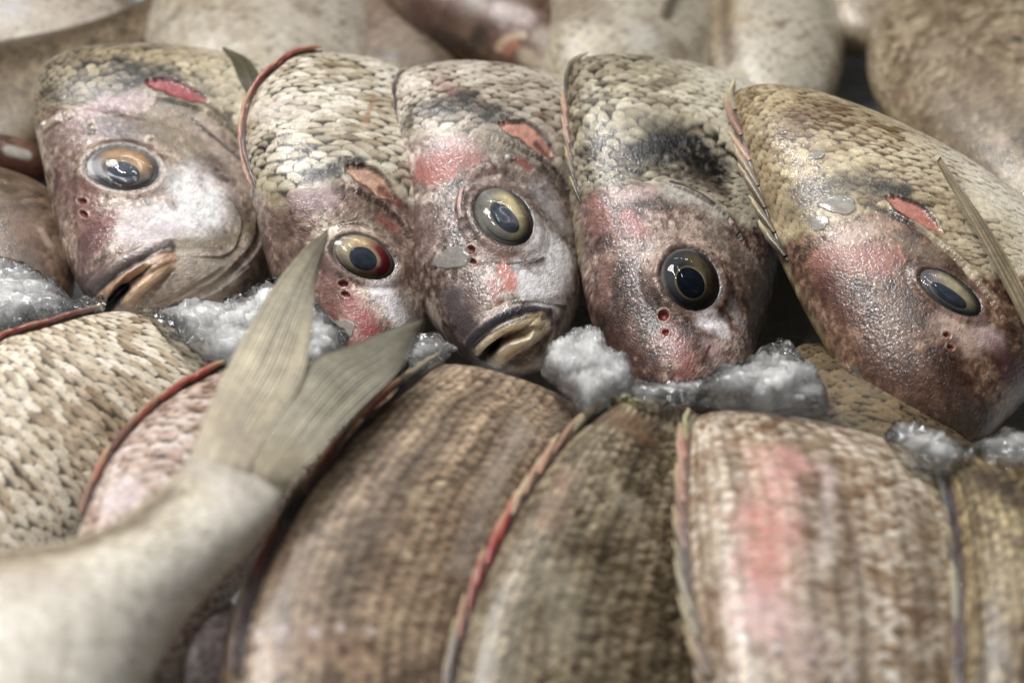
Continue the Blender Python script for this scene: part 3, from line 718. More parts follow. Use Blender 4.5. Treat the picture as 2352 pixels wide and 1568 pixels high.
# ================================================================== second
def fish_two():
    f = Fish('sea_bream', 'bream head with blood-red ring round its eye, behind the raised tail fin', [
        (790, 860, 2.8, 850, 865, 2.5, 0.6),
        (752, 805, 3.2, 920, 855, 2.2, 1.5),
        (698, 715, 3.9, 958, 798, 2.0, 2.3),
        (644, 625, 4.8, 978, 708, 2.2, 2.7),
        (608, 540, 5.7, 1000, 610, 2.8, 2.8),
        (584, 455, 6.6, 1022, 510, 4.2, 2.6),
        (566, 360, 7.5, 1018, 410, 4.9, 2.5),
        (566, 275, 8.2, 1008, 330, 5.6, 2.1),
        (592, 205, 8.7, 1004, 265, 6.0, 1.6),
        (640, 155, 8.8, 1000, 220, 6.1, 1.1)], TAIL, ns=440, ntf=330, group=MID)
    f.base_body((150, 136, 108), (222, 214, 196), belly=(206, 194, 176), cell=(0.0062, 0.0046), amt=1.0, hmm=0.32, seed=23, dark=(50, 44, 34), mott=0.4)
    m = f.head_mask([(585, 440), (650, 455), (740, 440), (800, 405), (900, 430), (980, 500)], 12)
    f.base_head(m, (122, 98, 84), (176, 150, 134), (216, 200, 182), seed=8)
    pc = f.paint
    pc([(600, 400), (610, 440), (640, 470)], 32, (196, 180, 130), 0.7, 0.8, 0.6)
    f.sdark([(590, 370), (680, 375), (780, 365)], 78, 1.0); f.sdark([(880, 300), (930, 380), (960, 440)], 50, 0.7, (60, 48, 36)); f.sdark([(640, 200), (800, 200), (900, 230)], 60, 0.5, (84, 70, 52))
    pc([(730, 400), (790, 385), (820, 375)], 22, (56, 50, 46), 0.9, 0.8, 0.9, 240)
    pc([(690, 420), (760, 400)], 12, (70, 60, 50), 0.6, 0.8, 0.9, 240)
    pc([(600, 260), (700, 250)], 40, (204, 190, 180), 0.5, 0.8, 0.5)
    pc([(860, 220), (840, 280)], 9, (188, 140, 84), 0.7, 0.9, 0.8)
    pc([(690, 460), (750, 455)], 34, (204, 172, 174), 0.7, 0.8, 0.6)
    pc([(650, 520), (670, 580)], 60, (132, 100, 82), 0.7, 0.9, 0.5)
    pc([(830, 490), (900, 540)], 40, (140, 116, 92), 0.6, 0.9, 0.5)
    pc([(870, 500), (915, 530)], 9, (196, 88, 60), 0.6, 0.9, 0.7)
    pc([(740, 620), (760, 680), (740, 740)], 40, (150, 92, 82), 0.8, 0.8, 0.5)
    pc([(770, 620)], 30, (196, 160, 152), 0.7, 0.9, 0.4)
    pc([(800, 690), (820, 730), (850, 770), (830, 810)], 40, (176, 78, 70), 0.9, 0.8, 0.6, wet=1)
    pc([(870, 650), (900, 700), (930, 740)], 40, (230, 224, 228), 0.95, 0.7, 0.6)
    pc([(930, 690), (950, 740)], 34, (146, 140, 136), 0.7, 0.9, 0.6)
    pc([(840, 720), (850, 760)], 14, (186, 60, 58), 0.7, 0.8, 0.8)
    # gill slit
    f.slit([(795, 388), (850, 408), (905, 458)], 26, (206, 170, 144))
    pc([(880, 432), (920, 470)], 15, (150, 84, 58), 0.9, 0.6, 0.5)
    f.plate([(780, 425), (850, 455), (920, 510), (960, 590)], 26, 1.2, 1)
    f.plate([(760, 520), (830, 510), (890, 545)], 20, 0.6, -1)
    f.ridge([(880, 770), (930, 762), (965, 755)], 8, -1.0)
    f.eye((836, 590), 76, 47, 27, (222, 196, 152), (190, 174, 146), red=(-12, 105, 1.0, 0.42), pupil=(0.0, 0.14, 0.42, 0.52, 0), dome=0.5, lum=1.25)
    f.nostril((789, 652), 12, 7, 5); f.nostril((794, 676), 11, 6, 18)
    f.finish(); f.put_nostrils()
    ribbon_fin(f, [(592, 430), (572, 370), (564, 310), (572, 250), (600, 195), (650, 150), (700, 115), (745, 100)], 0, 8,
               [(190, 128, 110), (198, 132, 112), (206, 130, 104), (196, 80, 66), (190, 52, 48), (200, 112, 92)], nspine=11, seed=3, wmm=1.5)
    return f
# ================================================================== third
def fish_three():
    f = Fish('sea_bream', 'bream head in the centre with downturned cream mouth and a scale stuck on its snout', [
        (1064, 806, 3.2, 1108, 838, 2.9, 0.5),
        (1040, 772, 3.5, 1200, 862, 2.6, 1.4),
        (1004, 722, 3.9, 1272, 828, 2.6, 2.1),
        (974, 655, 4.6, 1312, 744, 2.4, 2.6),
        (955, 570, 5.4, 1336, 634, 2.7, 2.8),
        (942, 475, 6.2, 1352, 516, 3.3, 2.7),
        (927, 380, 7.1, 1392, 400, 4.8, 2.6),
        (914, 290, 7.9, 1388, 320, 5.4, 2.2),
        (908, 220, 8.3, 1380, 270, 5.7, 1.7),
        (914, 180, 8.4, 1372, 240, 5.8, 1.2)], TAIL, ns=460, ntf=340, group=MID)
    f.base_body((136, 122, 100), (206, 196, 182), belly=(196, 184, 166), amt=0.9, hmm=0.36, seed=37, cell=(0.0052, 0.0040), dark=(52, 44, 34))
    m = f.head_mask([(928, 330), (1010, 318), (1100, 310), (1165, 300), (1250, 350), (1330, 450)], 10)
    f.base_head(m, (108, 90, 80), (160, 140, 128), (210, 196, 184), seed=14)
    pc = f.paint
    f.sdark([(930, 260), (1050, 250), (1170, 270)], 64, 1.0); f.sdark([(1200, 240), (1300, 300)], 50, 0.5, (70, 58, 46))
    pc([(1000, 250), (1080, 235), (1150, 265)], 40, (66, 58, 48), 0.85, 0.8, 0.8, 200)
    pc([(930, 290), (960, 250)], 26, (74, 66, 46), 0.6, 0.8, 0.8)
    pc([(1010, 190), (1040, 210)], 22, (170, 110, 104), 0.5, 0.9, 0.7)
    pc([(975, 390), (1030, 360), (1080, 350)], 48, (196, 104, 90), 0.95, 0.8, 0.8)
    pc([(990, 420), (1030, 395)], 22, (206, 116, 90), 0.8, 0.8, 0.6)
    pc([(990, 340), (1060, 330)], 22, (206, 176, 176), 0.6, 0.8, 0.7)
    pc([(960, 480), (985, 560)], 40, (136, 98, 86), 0.7, 0.9, 0.5)
    pc([(1100, 330), (1160, 330), (1200, 380)], 40, (176, 166, 140), 0.7, 0.9, 0.6)
    pc([(1240, 560), (1290, 600), (1250, 670)], 62, (234, 234, 234), 1.0, 0.8, 0.4)  # pale cheek silver with its highlight painted into the colour
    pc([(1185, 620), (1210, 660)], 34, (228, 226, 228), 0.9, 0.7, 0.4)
    pc([(1240, 440), (1290, 520)], 40, (176, 172, 170), 0.7, 0.9, 0.5)
    pc([(1300, 420), (1350, 520), (1350, 620)], 44, (112, 96, 78), 0.7, 0.9, 0.5)
    pc([(1120, 570), (1160, 590)], 26, (176, 140, 122), 0.7, 0.8, 0.4)
    pc([(1160, 620), (1170, 650)], 24, (204, 130, 112), 0.85, 0.5, 0.5, wet=1)
    pc([(1130, 650), (1140, 690)], 14, (190, 120, 104), 0.8, 0.7, 0.6, wet=1)
    pc([(1080, 640), (1090, 700)], 30, (122, 86, 76), 0.8, 0.8, 0.5)
    pc([(1040, 690), (1060, 740), (1090, 770)], 44, (106, 90, 96), 0.95, 0.7, 0.3)
    pc([(1330, 700), (1300, 760), (1260, 820)], 50, (196, 184, 166), 0.8, 0.8, 0.5)
    # gill slits
    f.slit([(1148, 286), (1210, 306), (1270, 362)], 27, (198, 150, 128))
    pc([(1235, 330), (1262, 365)], 11, (128, 70, 56), 0.8, 0.6, 0.5)
    f.plate([(1120, 310), (1200, 345), (1270, 385), (1320, 470)], 24, 1.2, 1)
    pc([(1175, 355), (1215, 385)], 10, (168, 110, 100), 0.9, 0.5, 0.4); f.ridge([(1172, 355), (1225, 395)], 12, -0.6)
    f.ridge([(1168, 360)], 9, 0.9); pc([(1168, 361)], 7, (216, 216, 206), 0.9, 0.5, 0.2)
    # brow line
    f.ridge([(1062, 430), (1055, 470), (1060, 505)], 7, 0.8); pc([(1062, 432), (1055, 470), (1058, 500)], 5, (206, 166, 156), 0.9, 0.6, 0.3)
    f.plate([(1150, 612), (1210, 605), (1255, 585)], 20, 0.8, -1)
    pc([(1165, 606), (1215, 604), (1245, 594)], 6, (96, 88, 80), 0.7, 0.8, 0.5)
    # mouth
    f.plate([(1110, 722), (1180, 690), (1260, 695), (1310, 700)], 18, -0.7, 1)
    pc([(1180, 694), (1240, 692), (1300, 706)], 6, (90, 76, 62), 0.8, 0.8, 0.4)
    f.ridge([(1070, 800), (1105, 760), (1160, 722), (1220, 712), (1262, 722)], 15, 1.2)
    pc([(1070, 800), (1105, 760), (1160, 725), (1215, 712), (1265, 716)], 13, (84, 80, 86), 1.0, 0.5, 0.3, wet=1)
    f.ridge([(1088, 815), (1125, 780), (1180, 750), (1245, 735)], 17, 1.5)
    pc([(1090, 815), (1120, 785), (1150, 765)], 11, (216, 200, 168), 1.0, 0.5, 0.3, wet=1)
    pc([(1150, 766), (1200, 740), (1240, 732)], 17, (190, 172, 136), 1.0, 0.5, 0.3, wet=1)
    pc([(1080, 806), (1110, 775), (1160, 745), (1210, 728)], 4, (96, 86, 76), 0.8, 0.6, 0.3)
    f.ridge([(1108, 825), (1130, 800), (1165, 778), (1220, 762)], 12, -4.0)
    pc([(1106, 826), (1125, 806), (1150, 790)], 11, (20, 10, 5), 1.0, 0.35, 0.15, wet=0.3)
    pc([(1150, 790), (1190, 772), (1235, 755)], 4, (110, 84, 50), 0.9, 0.6, 0.3)
    f.ridge([(1130, 835), (1170, 800), (1220, 770), (1250, 745)], 24, 1.5)
    pc([(1135, 838), (1170, 806), (1225, 770), (1250, 750)], 21, (224, 210, 180), 1.0, 0.5, 0.3, wet=1)
    pc([(1165, 815), (1200, 790)], 6, (216, 160, 120), 0.6, 0.8, 0.4)
    f.ridge([(1190, 842), (1240, 810), (1270, 760)], 9, -0.9)
    pc([(1180, 850), (1230, 840), (1280, 800)], 18, (200, 186, 166), 0.9, 0.7, 0.4)
    f.eye((1158, 497), 78, 57, 45, (218, 200, 152), (124, 120, 110), red=(-35, 40, 0.8, 0.72), pupil=(0.06, 0.10, 0.52, 0.38, 5), dome=0.5, lum=1.2)
    f.nostril((1081, 574), 10, 9, 0); f.nostril((1085, 600), 10, 6, 20)
    f.finish(); f.put_nostrils()
    ribbon_fin(f, [(925, 330), (914, 280), (907, 220), (912, 175), (930, 150)], 0, 6, [(110, 84, 76), (90, 74, 76), (84, 72, 82)], nspine=5, seed=5, wmm=0.9, outw=0.0)
    return f
# ================================================================== fourth
def fish_four():
    f = Fish('sea_bream', 'bream head with glossy dark eye and black shoulder patch, snout pushed into ice', [
        (1510, 935, 2.6, 1570, 940, 2.4, 0.7),
        (1450, 880, 3.0, 1690, 915, 2.5, 1.7),
        (1397, 785, 3.7, 1725, 828, 1.8, 2.5),
        (1368, 680, 4.6, 1750, 722, 1.8, 3.0),
        (1346, 570, 5.6, 1768, 610, 2.2, 3.0),
        (1328, 455, 6.6, 1792, 495, 2.8, 2.9),
        (1312, 345, 7.5, 1815, 385, 4.5, 2.6),
        (1303, 245, 8.2, 1800, 310, 5.1, 2.1),
        (1306, 185, 8.6, 1790, 265, 5.4, 1.6),
        (1316, 150, 8.6, 1785, 245, 5.5, 1.1)], TAIL, ns=460, ntf=340, group=MID)
    f.base_body((116, 104, 80), (194, 186, 162), belly=(210, 202, 182), cell=(0.0054, 0.0046), amt=1.0, hmm=0.48, seed=51, dark=(50, 44, 30), x_belly=(0.42, 0.62), wet=0.6)
    m = f.head_mask([(1338, 460), (1400, 440), (1470, 430), (1540, 425), (1610, 450), (1700, 520)], 14)
    f.base_head(m, (98, 78, 68), (152, 124, 110), (206, 184, 170), seed=21, speck=0.6)
    pc = f.paint
    f.sdark([(1340, 350), (1450, 370), (1580, 350)], 92, 1.0); f.sdark([(1350, 220), (1500, 220), (1620, 240)], 60, 0.5, (80, 70, 44))
    pc([(1480, 350), (1550, 335), (1640, 380)], 52, (40, 38, 40), 1.0, 0.55, 0.7, 220, wet=1)
    pc([(1480, 290), (1560, 290)], 24, (76, 70, 60), 0.6, 0.8, 0.8, 220)
    pc([(1560, 395), (1620, 420), (1660, 440)], 30, (84, 62, 50), 0.8, 0.8, 0.6)
    pc([(1420, 380), (1350, 350)], 44, (90, 72, 52), 0.4, 0.9, 0.8)
    pc([(1370, 470), (1400, 520)], 40, (176, 104, 86), 0.8, 0.9, 0.6)
    pc([(1440, 500), (1470, 530)], 30, (184, 92, 76), 0.85, 0.8, 0.6)
    pc([(1420, 450), (1500, 440)], 26, (206, 172, 160), 0.8, 0.8, 0.6)
    pc([(1540, 440), (1600, 460), (1650, 490)], 32, (196, 190, 172), 0.9, 0.8, 0.5)
    pc([(1580, 530), (1520, 540)], 20, (176, 146, 124), 0.6, 0.8, 0.5)
    pc([(1650, 540), (1720, 620), (1740, 720)], 60, (128, 116, 96), 0.7, 0.9, 0.6)
    pc([(1395, 600), (1390, 680)], 34, (170, 120, 100), 0.6, 0.9, 0.5)
    pc([(1460, 620), (1480, 700)], 44, (112, 80, 70), 0.6, 0.9, 0.6)
    pc([(1420, 770), (1450, 820), (1490, 860)], 46, (104, 62, 48), 0.9, 0.8, 0.5)
    pc([(1530, 770), (1560, 800), (1580, 850)], 36, (176, 96, 84), 0.85, 0.8, 0.6, wet=1)
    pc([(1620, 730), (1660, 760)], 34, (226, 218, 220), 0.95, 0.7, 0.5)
    pc([(1680, 700), (1700, 740)], 22, (190, 188, 184), 0.7, 0.8, 0.5)
    pc([(1640, 790), (1650, 850)], 34, (190, 160, 154), 0.8, 0.8, 0.5)
    pc([(1630, 795), (1615, 830)], 4, (120, 40, 30), 0.8, 0.6, 0.3)
    pc([(1490, 880), (1540, 900)], 18, (40, 28, 24), 0.8, 0.7, 0.3)
    f.ridge([(1590, 365), (1640, 410), (1680, 450)], 20, -0.8)
    f.plate([(1530, 420), (1590, 445), (1660, 490), (1720, 580)], 24, 1.2, 1)
    pc([(1540, 418), (1590, 438), (1640, 470)], 5, (50, 40, 32), 0.8, 0.7, 0.5)
    f.plate([(1520, 580), (1560, 540), (1620, 545)], 22, 0.6, -1)
    f.ridge([(1515, 600), (1505, 640)], 8, 0.8); pc([(1515, 590), (1506, 640)], 6, (196, 156, 140), 0.8, 0.6, 0.3)
    f.ridge([(1560, 900), (1620, 880), (1660, 875)], 7, -1.1); pc([(1570, 895), (1640, 876)], 6, (60, 56, 66), 0.8, 0.6, 0.3)
    f.eye((1586, 642), 78, 63, 58, (132, 112, 72), (60, 58, 64), red=(-60, 38, 0.75, 0.74), pupil=(0.10, 0.12, 0.46, 0.46, 0), dome=0.55, lum=0.75, cloudy=M['pupil_black'])
    f.nostril((1524, 725), 12, 11, 0); f.nostril((1529, 762), 8, 7, 0)
    f.finish(); f.put_nostrils()
    ribbon_fin(f, [(1338, 470), (1322, 400), (1310, 330), (1303, 260), (1306, 190), (1325, 140), (1355, 118)], 0, 6,
               [(96, 76, 60), (120, 92, 76), (190, 140, 122), (196, 134, 110), (90, 78, 74), (186, 150, 132)], nspine=10, seed=7, wmm=1.1, lean=(0.2, 0.9), outw=0.1)
    return f
# ================================================================== fifth
def fish_five():
    f = Fish('sea_bream', 'rightmost bream head, tilted with a narrow eye and brown snout', [
        (2196, 1026, 3.0, 2262, 1010, 2.8, 0.6),
        (2110, 1000, 3.4, 2370, 910, 2.8, 1.6),
        (2010, 935, 3.9, 2450, 820, 3.0, 2.4),
        (1930, 825, 4.7, 2500, 720, 3.4, 2.9),
        (1862, 700, 5.6, 2520, 740, 3.0, 3.1),
        (1795, 570, 6.5, 2520, 690, 3.4, 3.1),
        (1748, 440, 7.4, 2480, 630, 3.8, 3.0),
        (1712, 330, 8.2, 2390, 570, 4.2, 2.7),
        (1690, 255, 8.5, 2290, 505, 4.6, 2.2),
        (1690, 215, 8.6, 2210, 470, 4.8, 1.6)], TAIL, ns=470, ntf=340, group=MID)
    f.base_body((132, 112, 76), (196, 182, 148), belly=(218, 208, 186), cell=(0.0046, 0.0036), amt=0.7, hmm=0.32, seed=67, dark=(70, 56, 36), x_belly=(0.36, 0.62))
    m = f.head_mask([(1800, 560), (1870, 540), (1950, 500), (2040, 480), (2120, 530), (2230, 640)], 12)
    f.base_head(m, (96, 68, 48), (140, 108, 84), (182, 152, 126), seed=29)
    pc = f.paint
    f.sdark([(1800, 300), (1900, 260), (2000, 320)], 70, 0.6, (86, 60, 36)); f.sdark([(2050, 350), (2150, 430)], 50, 0.5, (96, 76, 46)); f.sdark([(1880, 430), (2040, 430)], 40, 0.7, (50, 42, 34))
    pc([(1860, 440), (1950, 420), (2050, 440)], 46, (96, 84, 64), 0.75, 0.8, 0.5)
    pc([(2030, 430), (2080, 440)], 20, (66, 62, 62), 0.9, 0.8, 0.6)
    pc([(1800, 300), (1850, 260), (1920, 250)], 40, (122, 84, 52), 0.45, 0.9, 0.8)
    pc([(1860, 480), (1820, 470)], 44, (126, 112, 84), 0.6, 0.9, 0.5)
    pc([(1900, 600), (1960, 590), (2030, 600)], 50, (186, 112, 90), 0.9, 0.8, 0.5)
    pc([(1900, 640), (1940, 700)], 46, (126, 70, 56), 0.75, 0.9, 0.6)
    pc([(1940, 550), (2000, 530)], 26, (206, 176, 152), 0.8, 0.8, 0.6)
    pc([(2080, 560), (2150, 590)], 34, (150, 130, 98), 0.7, 0.9, 0.5)
    pc([(2080, 640)], 30, (150, 92, 66), 0.6, 0.9, 0.5)
    pc([(2170, 740), (2210, 760), (2230, 790)], 40, (206, 176, 156), 0.8, 0.9, 0.4)
    pc([(2260, 760), (2290, 790)], 32, (216, 186, 182), 0.8, 0.8, 0.4)
    pc([(2300, 820), (2330, 860)], 40, (120, 64, 58), 0.8, 0.8, 0.4)
    pc([(2000, 800), (2080, 860), (2150, 900)], 70, (116, 78, 50), 0.8, 0.9, 0.5)
    pc([(2060, 720), (2050, 780)], 50, (136, 104, 74), 0.6, 0.9, 0.5)
    pc([(2090, 960), (2180, 990), (2260, 960)], 46, (84, 66, 58), 0.8, 0.8, 0.4)
    pc([(2200, 920), (2230, 960)], 40, (112, 96, 88), 0.6, 0.9, 0.4)
    pc([(1960, 840), (1985, 900), (2020, 945)], 12, (120, 112, 108), 0.8, 0.7, 0.4); f.plate([(1940, 820), (1975, 890), (2030, 960), (2090, 985)], 20, 1.2, -1)
    pc([(2060, 560), (2075, 600)], 8, (200, 110, 92), 0.7, 0.8, 0.4)
    # gill slit and cover
    f.slit([(2036, 452), (2090, 480), (2160, 532)], 25, (186, 126, 106))
    pc([(2000, 470), (2040, 490), (2080, 510)], 14, (56, 40, 30), 0.9, 0.8, 0.6)
    f.plate([(2030, 480), (2100, 520), (2200, 600), (2280, 700), (2350, 800)], 30, 1.6, 1)
    pc([(2100, 515), (2200, 595), (2290, 700)], 8, (206, 190, 150), 0.6, 0.8, 0.4)
    f.plate([(2140, 560), (2230, 620), (2320, 730)], 24, 0.8, 1)
    f.ridge([(1900, 450), (2000, 455)], 6, 0.3)
    f.eye((2183, 672), 84, 36, 34, (216, 200, 160), (122, 120, 128), pupil=(0.0, 0.28, 0.55, 0.42, 0), dome=0.5)
    f.nostril((2175, 768), 10, 6, 15); f.nostril((2184, 797), 9, 5, 12)
    f.finish(); f.put_nostrils()
    ribbon_fin(f, [(1812, 600), (1775, 520), (1740, 430), (1712, 340), (1692, 260), (1686, 205), (1690, 175)], 0, 6,
               [(84, 66, 50), (130, 108, 86), (170, 142, 120), (200, 150, 128), (196, 140, 122), (206, 184, 150)], nspine=7, seed=9, wmm=1.7, lean=(0.1, 1.3), outw=0.1, sp_r=0.0013)
    blade_fin(f, [[(2150, 372, 10.0), (2158, 362, 10.0)], [(2230, 510, 9.0), (2250, 495, 9.0)], [(2310, 660, 7.8), (2336, 635, 7.8)], [(2380, 800, 6.6), (2410, 790, 6.6)]],
              col=(136, 122, 96), nray=4, seed=6, amp=0.5)
    return f
H = [fish_one(), fish_two(), fish_three(), fish_four(), fish_five()]

loose_scale(H[2], 'loose_scale', 'large clear scale stuck on the snout of the centre head beside its nostril', (1038, 592), 45, 24, -14, M['flake'])
loose_scale(H[1], 'loose_scale', 'round grey scale on the snout beside the upper tail fin lobe', (785, 758), 26, 30, 70, M['flake'])
loose_scale(H[4], 'loose_scale', 'large whitish scale on the neck of the rightmost head, uppermost of its cluster', (1925, 470), 44, 22, 5, M['flake'])
loose_scale(H[4], 'loose_scale', 'small whitish scale just below left of the large one on the rightmost head', (1880, 512), 24, 17, -10, M['flake'])
loose_scale(H[4], 'loose_scale', 'lone pearly scale higher on the back of the rightmost bream', (1876, 358), 20, 9, -14, M['flake'])
loose_scale(H[2], 'loose_scale', 'tiny white flake above the eye of the centre head', (1174, 360), 9, 8, 0, M['flake'])
loose_scale(H[0], 'loose_scale', 'pale flake on the temple above the orange eye', (205, 300), 12, 8, 20, M['flake'])

# ================================================================== front row: backs arching over, heads below the frame
FR = 'sea bream backs of the front row'
FTAIL = [(0, 0.8, -1.0, 0.95), (0, 1.8, -2.6, 0.85), (0, 3.2, -4.2, 0.55), (0, 5.0, -5.2, 0.25)]
def simple(name, label, st, tail, ns, ntf, grp, lo, hi, belly, **kw):
    bl = kw.pop('bulge', 0.8)
    st = [tuple(a[:5]) + (a[5] - 0.9, a[6] * 0.92) for a in st]
    f = Fish(name, label, st, tail, ns=ns, ntf=ntf, group=grp, bulge=bl)
    f.base_body(lo, hi, belly=belly, **kw); return f

def front_one():   # L1: big scales at left
    f = simple('sea_bream', 'large-scaled bream back at the left edge, red fin line below the first mouth', [
        (-420, 1330, 4.0, -120, 1700, 1.0, 1.6), (-300, 1130, 5.0, 20, 1480, 2.0, 2.2), (-150, 930, 5.8, 190, 1270, 3.0, 2.3), (-10, 800, 6.2, 340, 1120, 3.6, 2.2), (110, 750, 6.3, 470, 1010, 3.8, 1.9),
        (215, 728, 6.1, 570, 945, 3.9, 1.3), (260, 726, 6.0, 610, 910, 3.8, 0.8)], FTAIL, 360, 300, FR, (148, 128, 98), (222, 212, 192), (206, 196, 176),
        cell=(0.0068, 0.0042), nz=0.6, amt=0.8, hmm=0.35, contrast=1.3, seed=71, dark=(58, 50, 36), mott=0.35, patch=0.3, wet=0.4)
    f.finish()
    ribbon_fin(f, [(-60, 815), (0, 783), (60, 764), (120, 748), (180, 730), (240, 716)], 0, 6, [(190, 70, 60), (186, 62, 54), (176, 58, 54), (150, 80, 76), (120, 90, 96)], nspine=7, seed=21, wmm=1.3)
def front_two():   # L2 with the long red line
    f = simple('sea_bream', 'bream back with a long curved red fin line, partly hidden under the pale tail', [
        (170, 1750, 5.2, 330, 1800, 3.5, 1.8), (160, 1500, 6.0, 400, 1560, 3.6, 1.6), (180, 1260, 6.5, 560, 1330, 3.6, 1.6), (225, 1110, 6.7, 690, 1200, 3.8, 1.7), (310, 985, 6.8, 775, 1080, 3.9, 1.7),
        (420, 895, 6.8, 780, 985, 4.0, 1.3), (505, 855, 6.7, 785, 930, 4.0, 0.9)], FTAIL, 260, 200, FR, (150, 122, 96), (216, 200, 192), (200, 188, 176),
        cell=(0.0060, 0.0042), amt=0.8, hmm=0.35, contrast=1.3, seed=73, dark=(74, 58, 44), patch=0.2)
    f.paint([(300, 1120), (260, 1170)], 40, (206, 188, 196), 0.5, 0.8, 0.6)
    f.finish()
    ribbon_fin(f, [(190, 1200), (215, 1110), (270, 1010), (340, 945), (410, 897), (470, 868), (530, 845)], 0, 6, [(166, 116, 92), (176, 96, 76), (150, 84, 70), (182, 66, 52), (166, 50, 44), (184, 58, 48)], nspine=6, seed=23, wmm=2.4, sp_r=0.001, lean=(0.2, 0.3))
def front_three():
    f = simple('sea_bream', 'brown bream back in the bottom centre with a spiny red and black fin ridge', [
        (505, 1800, 5.2, 1130, 1830, 2.5, 2.2), (508, 1600, 6.0, 1150, 1640, 3.0, 2.5), (530, 1430, 6.5, 1185, 1480, 3.4, 2.6), (590, 1275, 6.9, 1235, 1330, 3.8, 2.6), (675, 1130, 7.1, 1300, 1200, 4.1, 2.4),
        (780, 1010, 7.2, 1365, 1100, 4.3, 2.1), (890, 905, 7.0, 1400, 1050, 4.3, 1.6), (985, 856, 6.8, 1430, 1030, 4.3, 1.1)], FTAIL, 480, 380, FR, (116, 98, 76), (182, 162, 136), (190, 178, 162),
        cell=(0.0040, 0.0034), contrast=1.2, colv=0.35, jit=0.12, warp=0.7, patch=0.38, nz=0.35, hmm=0.3, seed=75, dark=(82, 62, 44), amt=0.75, streaks=0.5, x_belly=(0.7, 1.1), mott=0.3)
    pc = f.paint
    pc([(1200, 980), (1110, 1150), (1060, 1300)], 40, (186, 172, 154), 0.55, 0.9, 0.6, 300)
    pc([(1300, 950), (1240, 1080), (1180, 1250)], 26, (120, 104, 92), 0.5, 0.9, 0.5)
    pc([(620, 1500), (700, 1480), (800, 1500)], 60, (190, 150, 110), 0.5, 0.9, 0.7, 180); pc([(560, 1300), (700, 1350)], 60, (164, 124, 80), 0.5, 0.9, 0.6)
    pc([(960, 1140)], 30, (196, 178, 130), 0.6, 0.8, 0.7); pc([(1000, 1540), (900, 1560)], 50, (90, 70, 54), 0.5, 0.9, 0.6)
    for k in range(16):
        x = 580 + (k * 67) % 330; y = 1440 + (k * 41) % 120; pc([(x, y)], 12 + k % 7, [(212, 194, 196), (110, 66, 40), (200, 170, 120)][k % 3], 0.7, 0.7, 0.3)
    f.finish()
    ribbon_fin(f, [(560, 1560), (572, 1440), (612, 1310), (655, 1228), (700, 1150), (750, 1085), (815, 1008), (862, 960), (915, 915), (965, 872), (1030, 830)], 0, 8,
               [(112, 84, 84), (120, 88, 88), (120, 96, 96), (196, 96, 84), (190, 100, 92), (70, 64, 74), (206, 150, 130), (196, 84, 70), (70, 52, 54), (206, 110, 86), (80, 60, 54), (160, 150, 130)], nspine=15, seed=25, wmm=2.4, sp_r=0.0009)
def front_four():
    f = simple('sea_bream', 'olive-brown bream back between the two central ridges, deep shadow on its right', [
        (1010, 1800, 4.6, 1620, 1830, 1.2, 2.0), (1040, 1600, 5.4, 1650, 1640, 1.6, 2.2), (1075, 1440, 6.0, 1660, 1480, 2.0, 2.2), (1120, 1320, 6.4, 1665, 1360, 2.4, 2.2), (1180, 1200, 6.7, 1668, 1250, 2.8, 2.0),
        (1250, 1090, 6.9, 1665, 1150, 3.2, 1.8), (1330, 990, 6.9, 1660, 1070, 3.6, 1.5), (1395, 945, 6.8, 1650, 1035, 3.8, 1.2)], FTAIL, 420, 340, FR, (102, 88, 64), (164, 152, 126), (118, 96, 68),
        cell=(0.0043, 0.0037), contrast=1.5, colv=0.3, hmm=0.3, jit=0.14, warp=1.0, streaks=0.5, patch=0.37, nz=0.45, seed=77, dark=(66, 50, 32), x_belly=(0.55, 0.9), amt=0.8, mott=0.45)
    pc = f.paint
    pc([(1420, 960), (1480, 1000)], 44, (150, 106, 62), 0.7, 0.9, 0.5); pc([(1300, 1090), (1260, 1200)], 36, (176, 128, 86), 0.5, 0.9, 0.6)
    pc([(1290, 1330), (1300, 1450)], 60, (178, 170, 140), 0.5, 0.9, 0.6, 180); pc([(1420, 1130), (1450, 1160)], 34, (196, 182, 150), 0.5, 0.8, 0.7)
    f.finish()
    ribbon_fin(f, [(1010, 1640), (1050, 1520), (1085, 1400), (1105, 1330), (1150, 1240), (1180, 1180), (1240, 1090), (1290, 1030), (1350, 970), (1400, 930)], 0, 8,
               [(120, 96, 90), (110, 90, 86), (176, 110, 90), (196, 84, 70), (176, 50, 46), (196, 60, 50), (216, 176, 140), (206, 150, 120), (196, 140, 110), (180, 170, 130)], nspine=13, seed=27, wmm=1.8, sp_r=0.0010, lean=(0.3, 0.8))
    ribbon_fin(f, [(1400, 930), (1440, 925), (1470, 940)], 0, 3, [(160, 156, 110)], nspine=3, seed=28, wmm=1.3, name='fin_membrane', dark=(110, 100, 64))
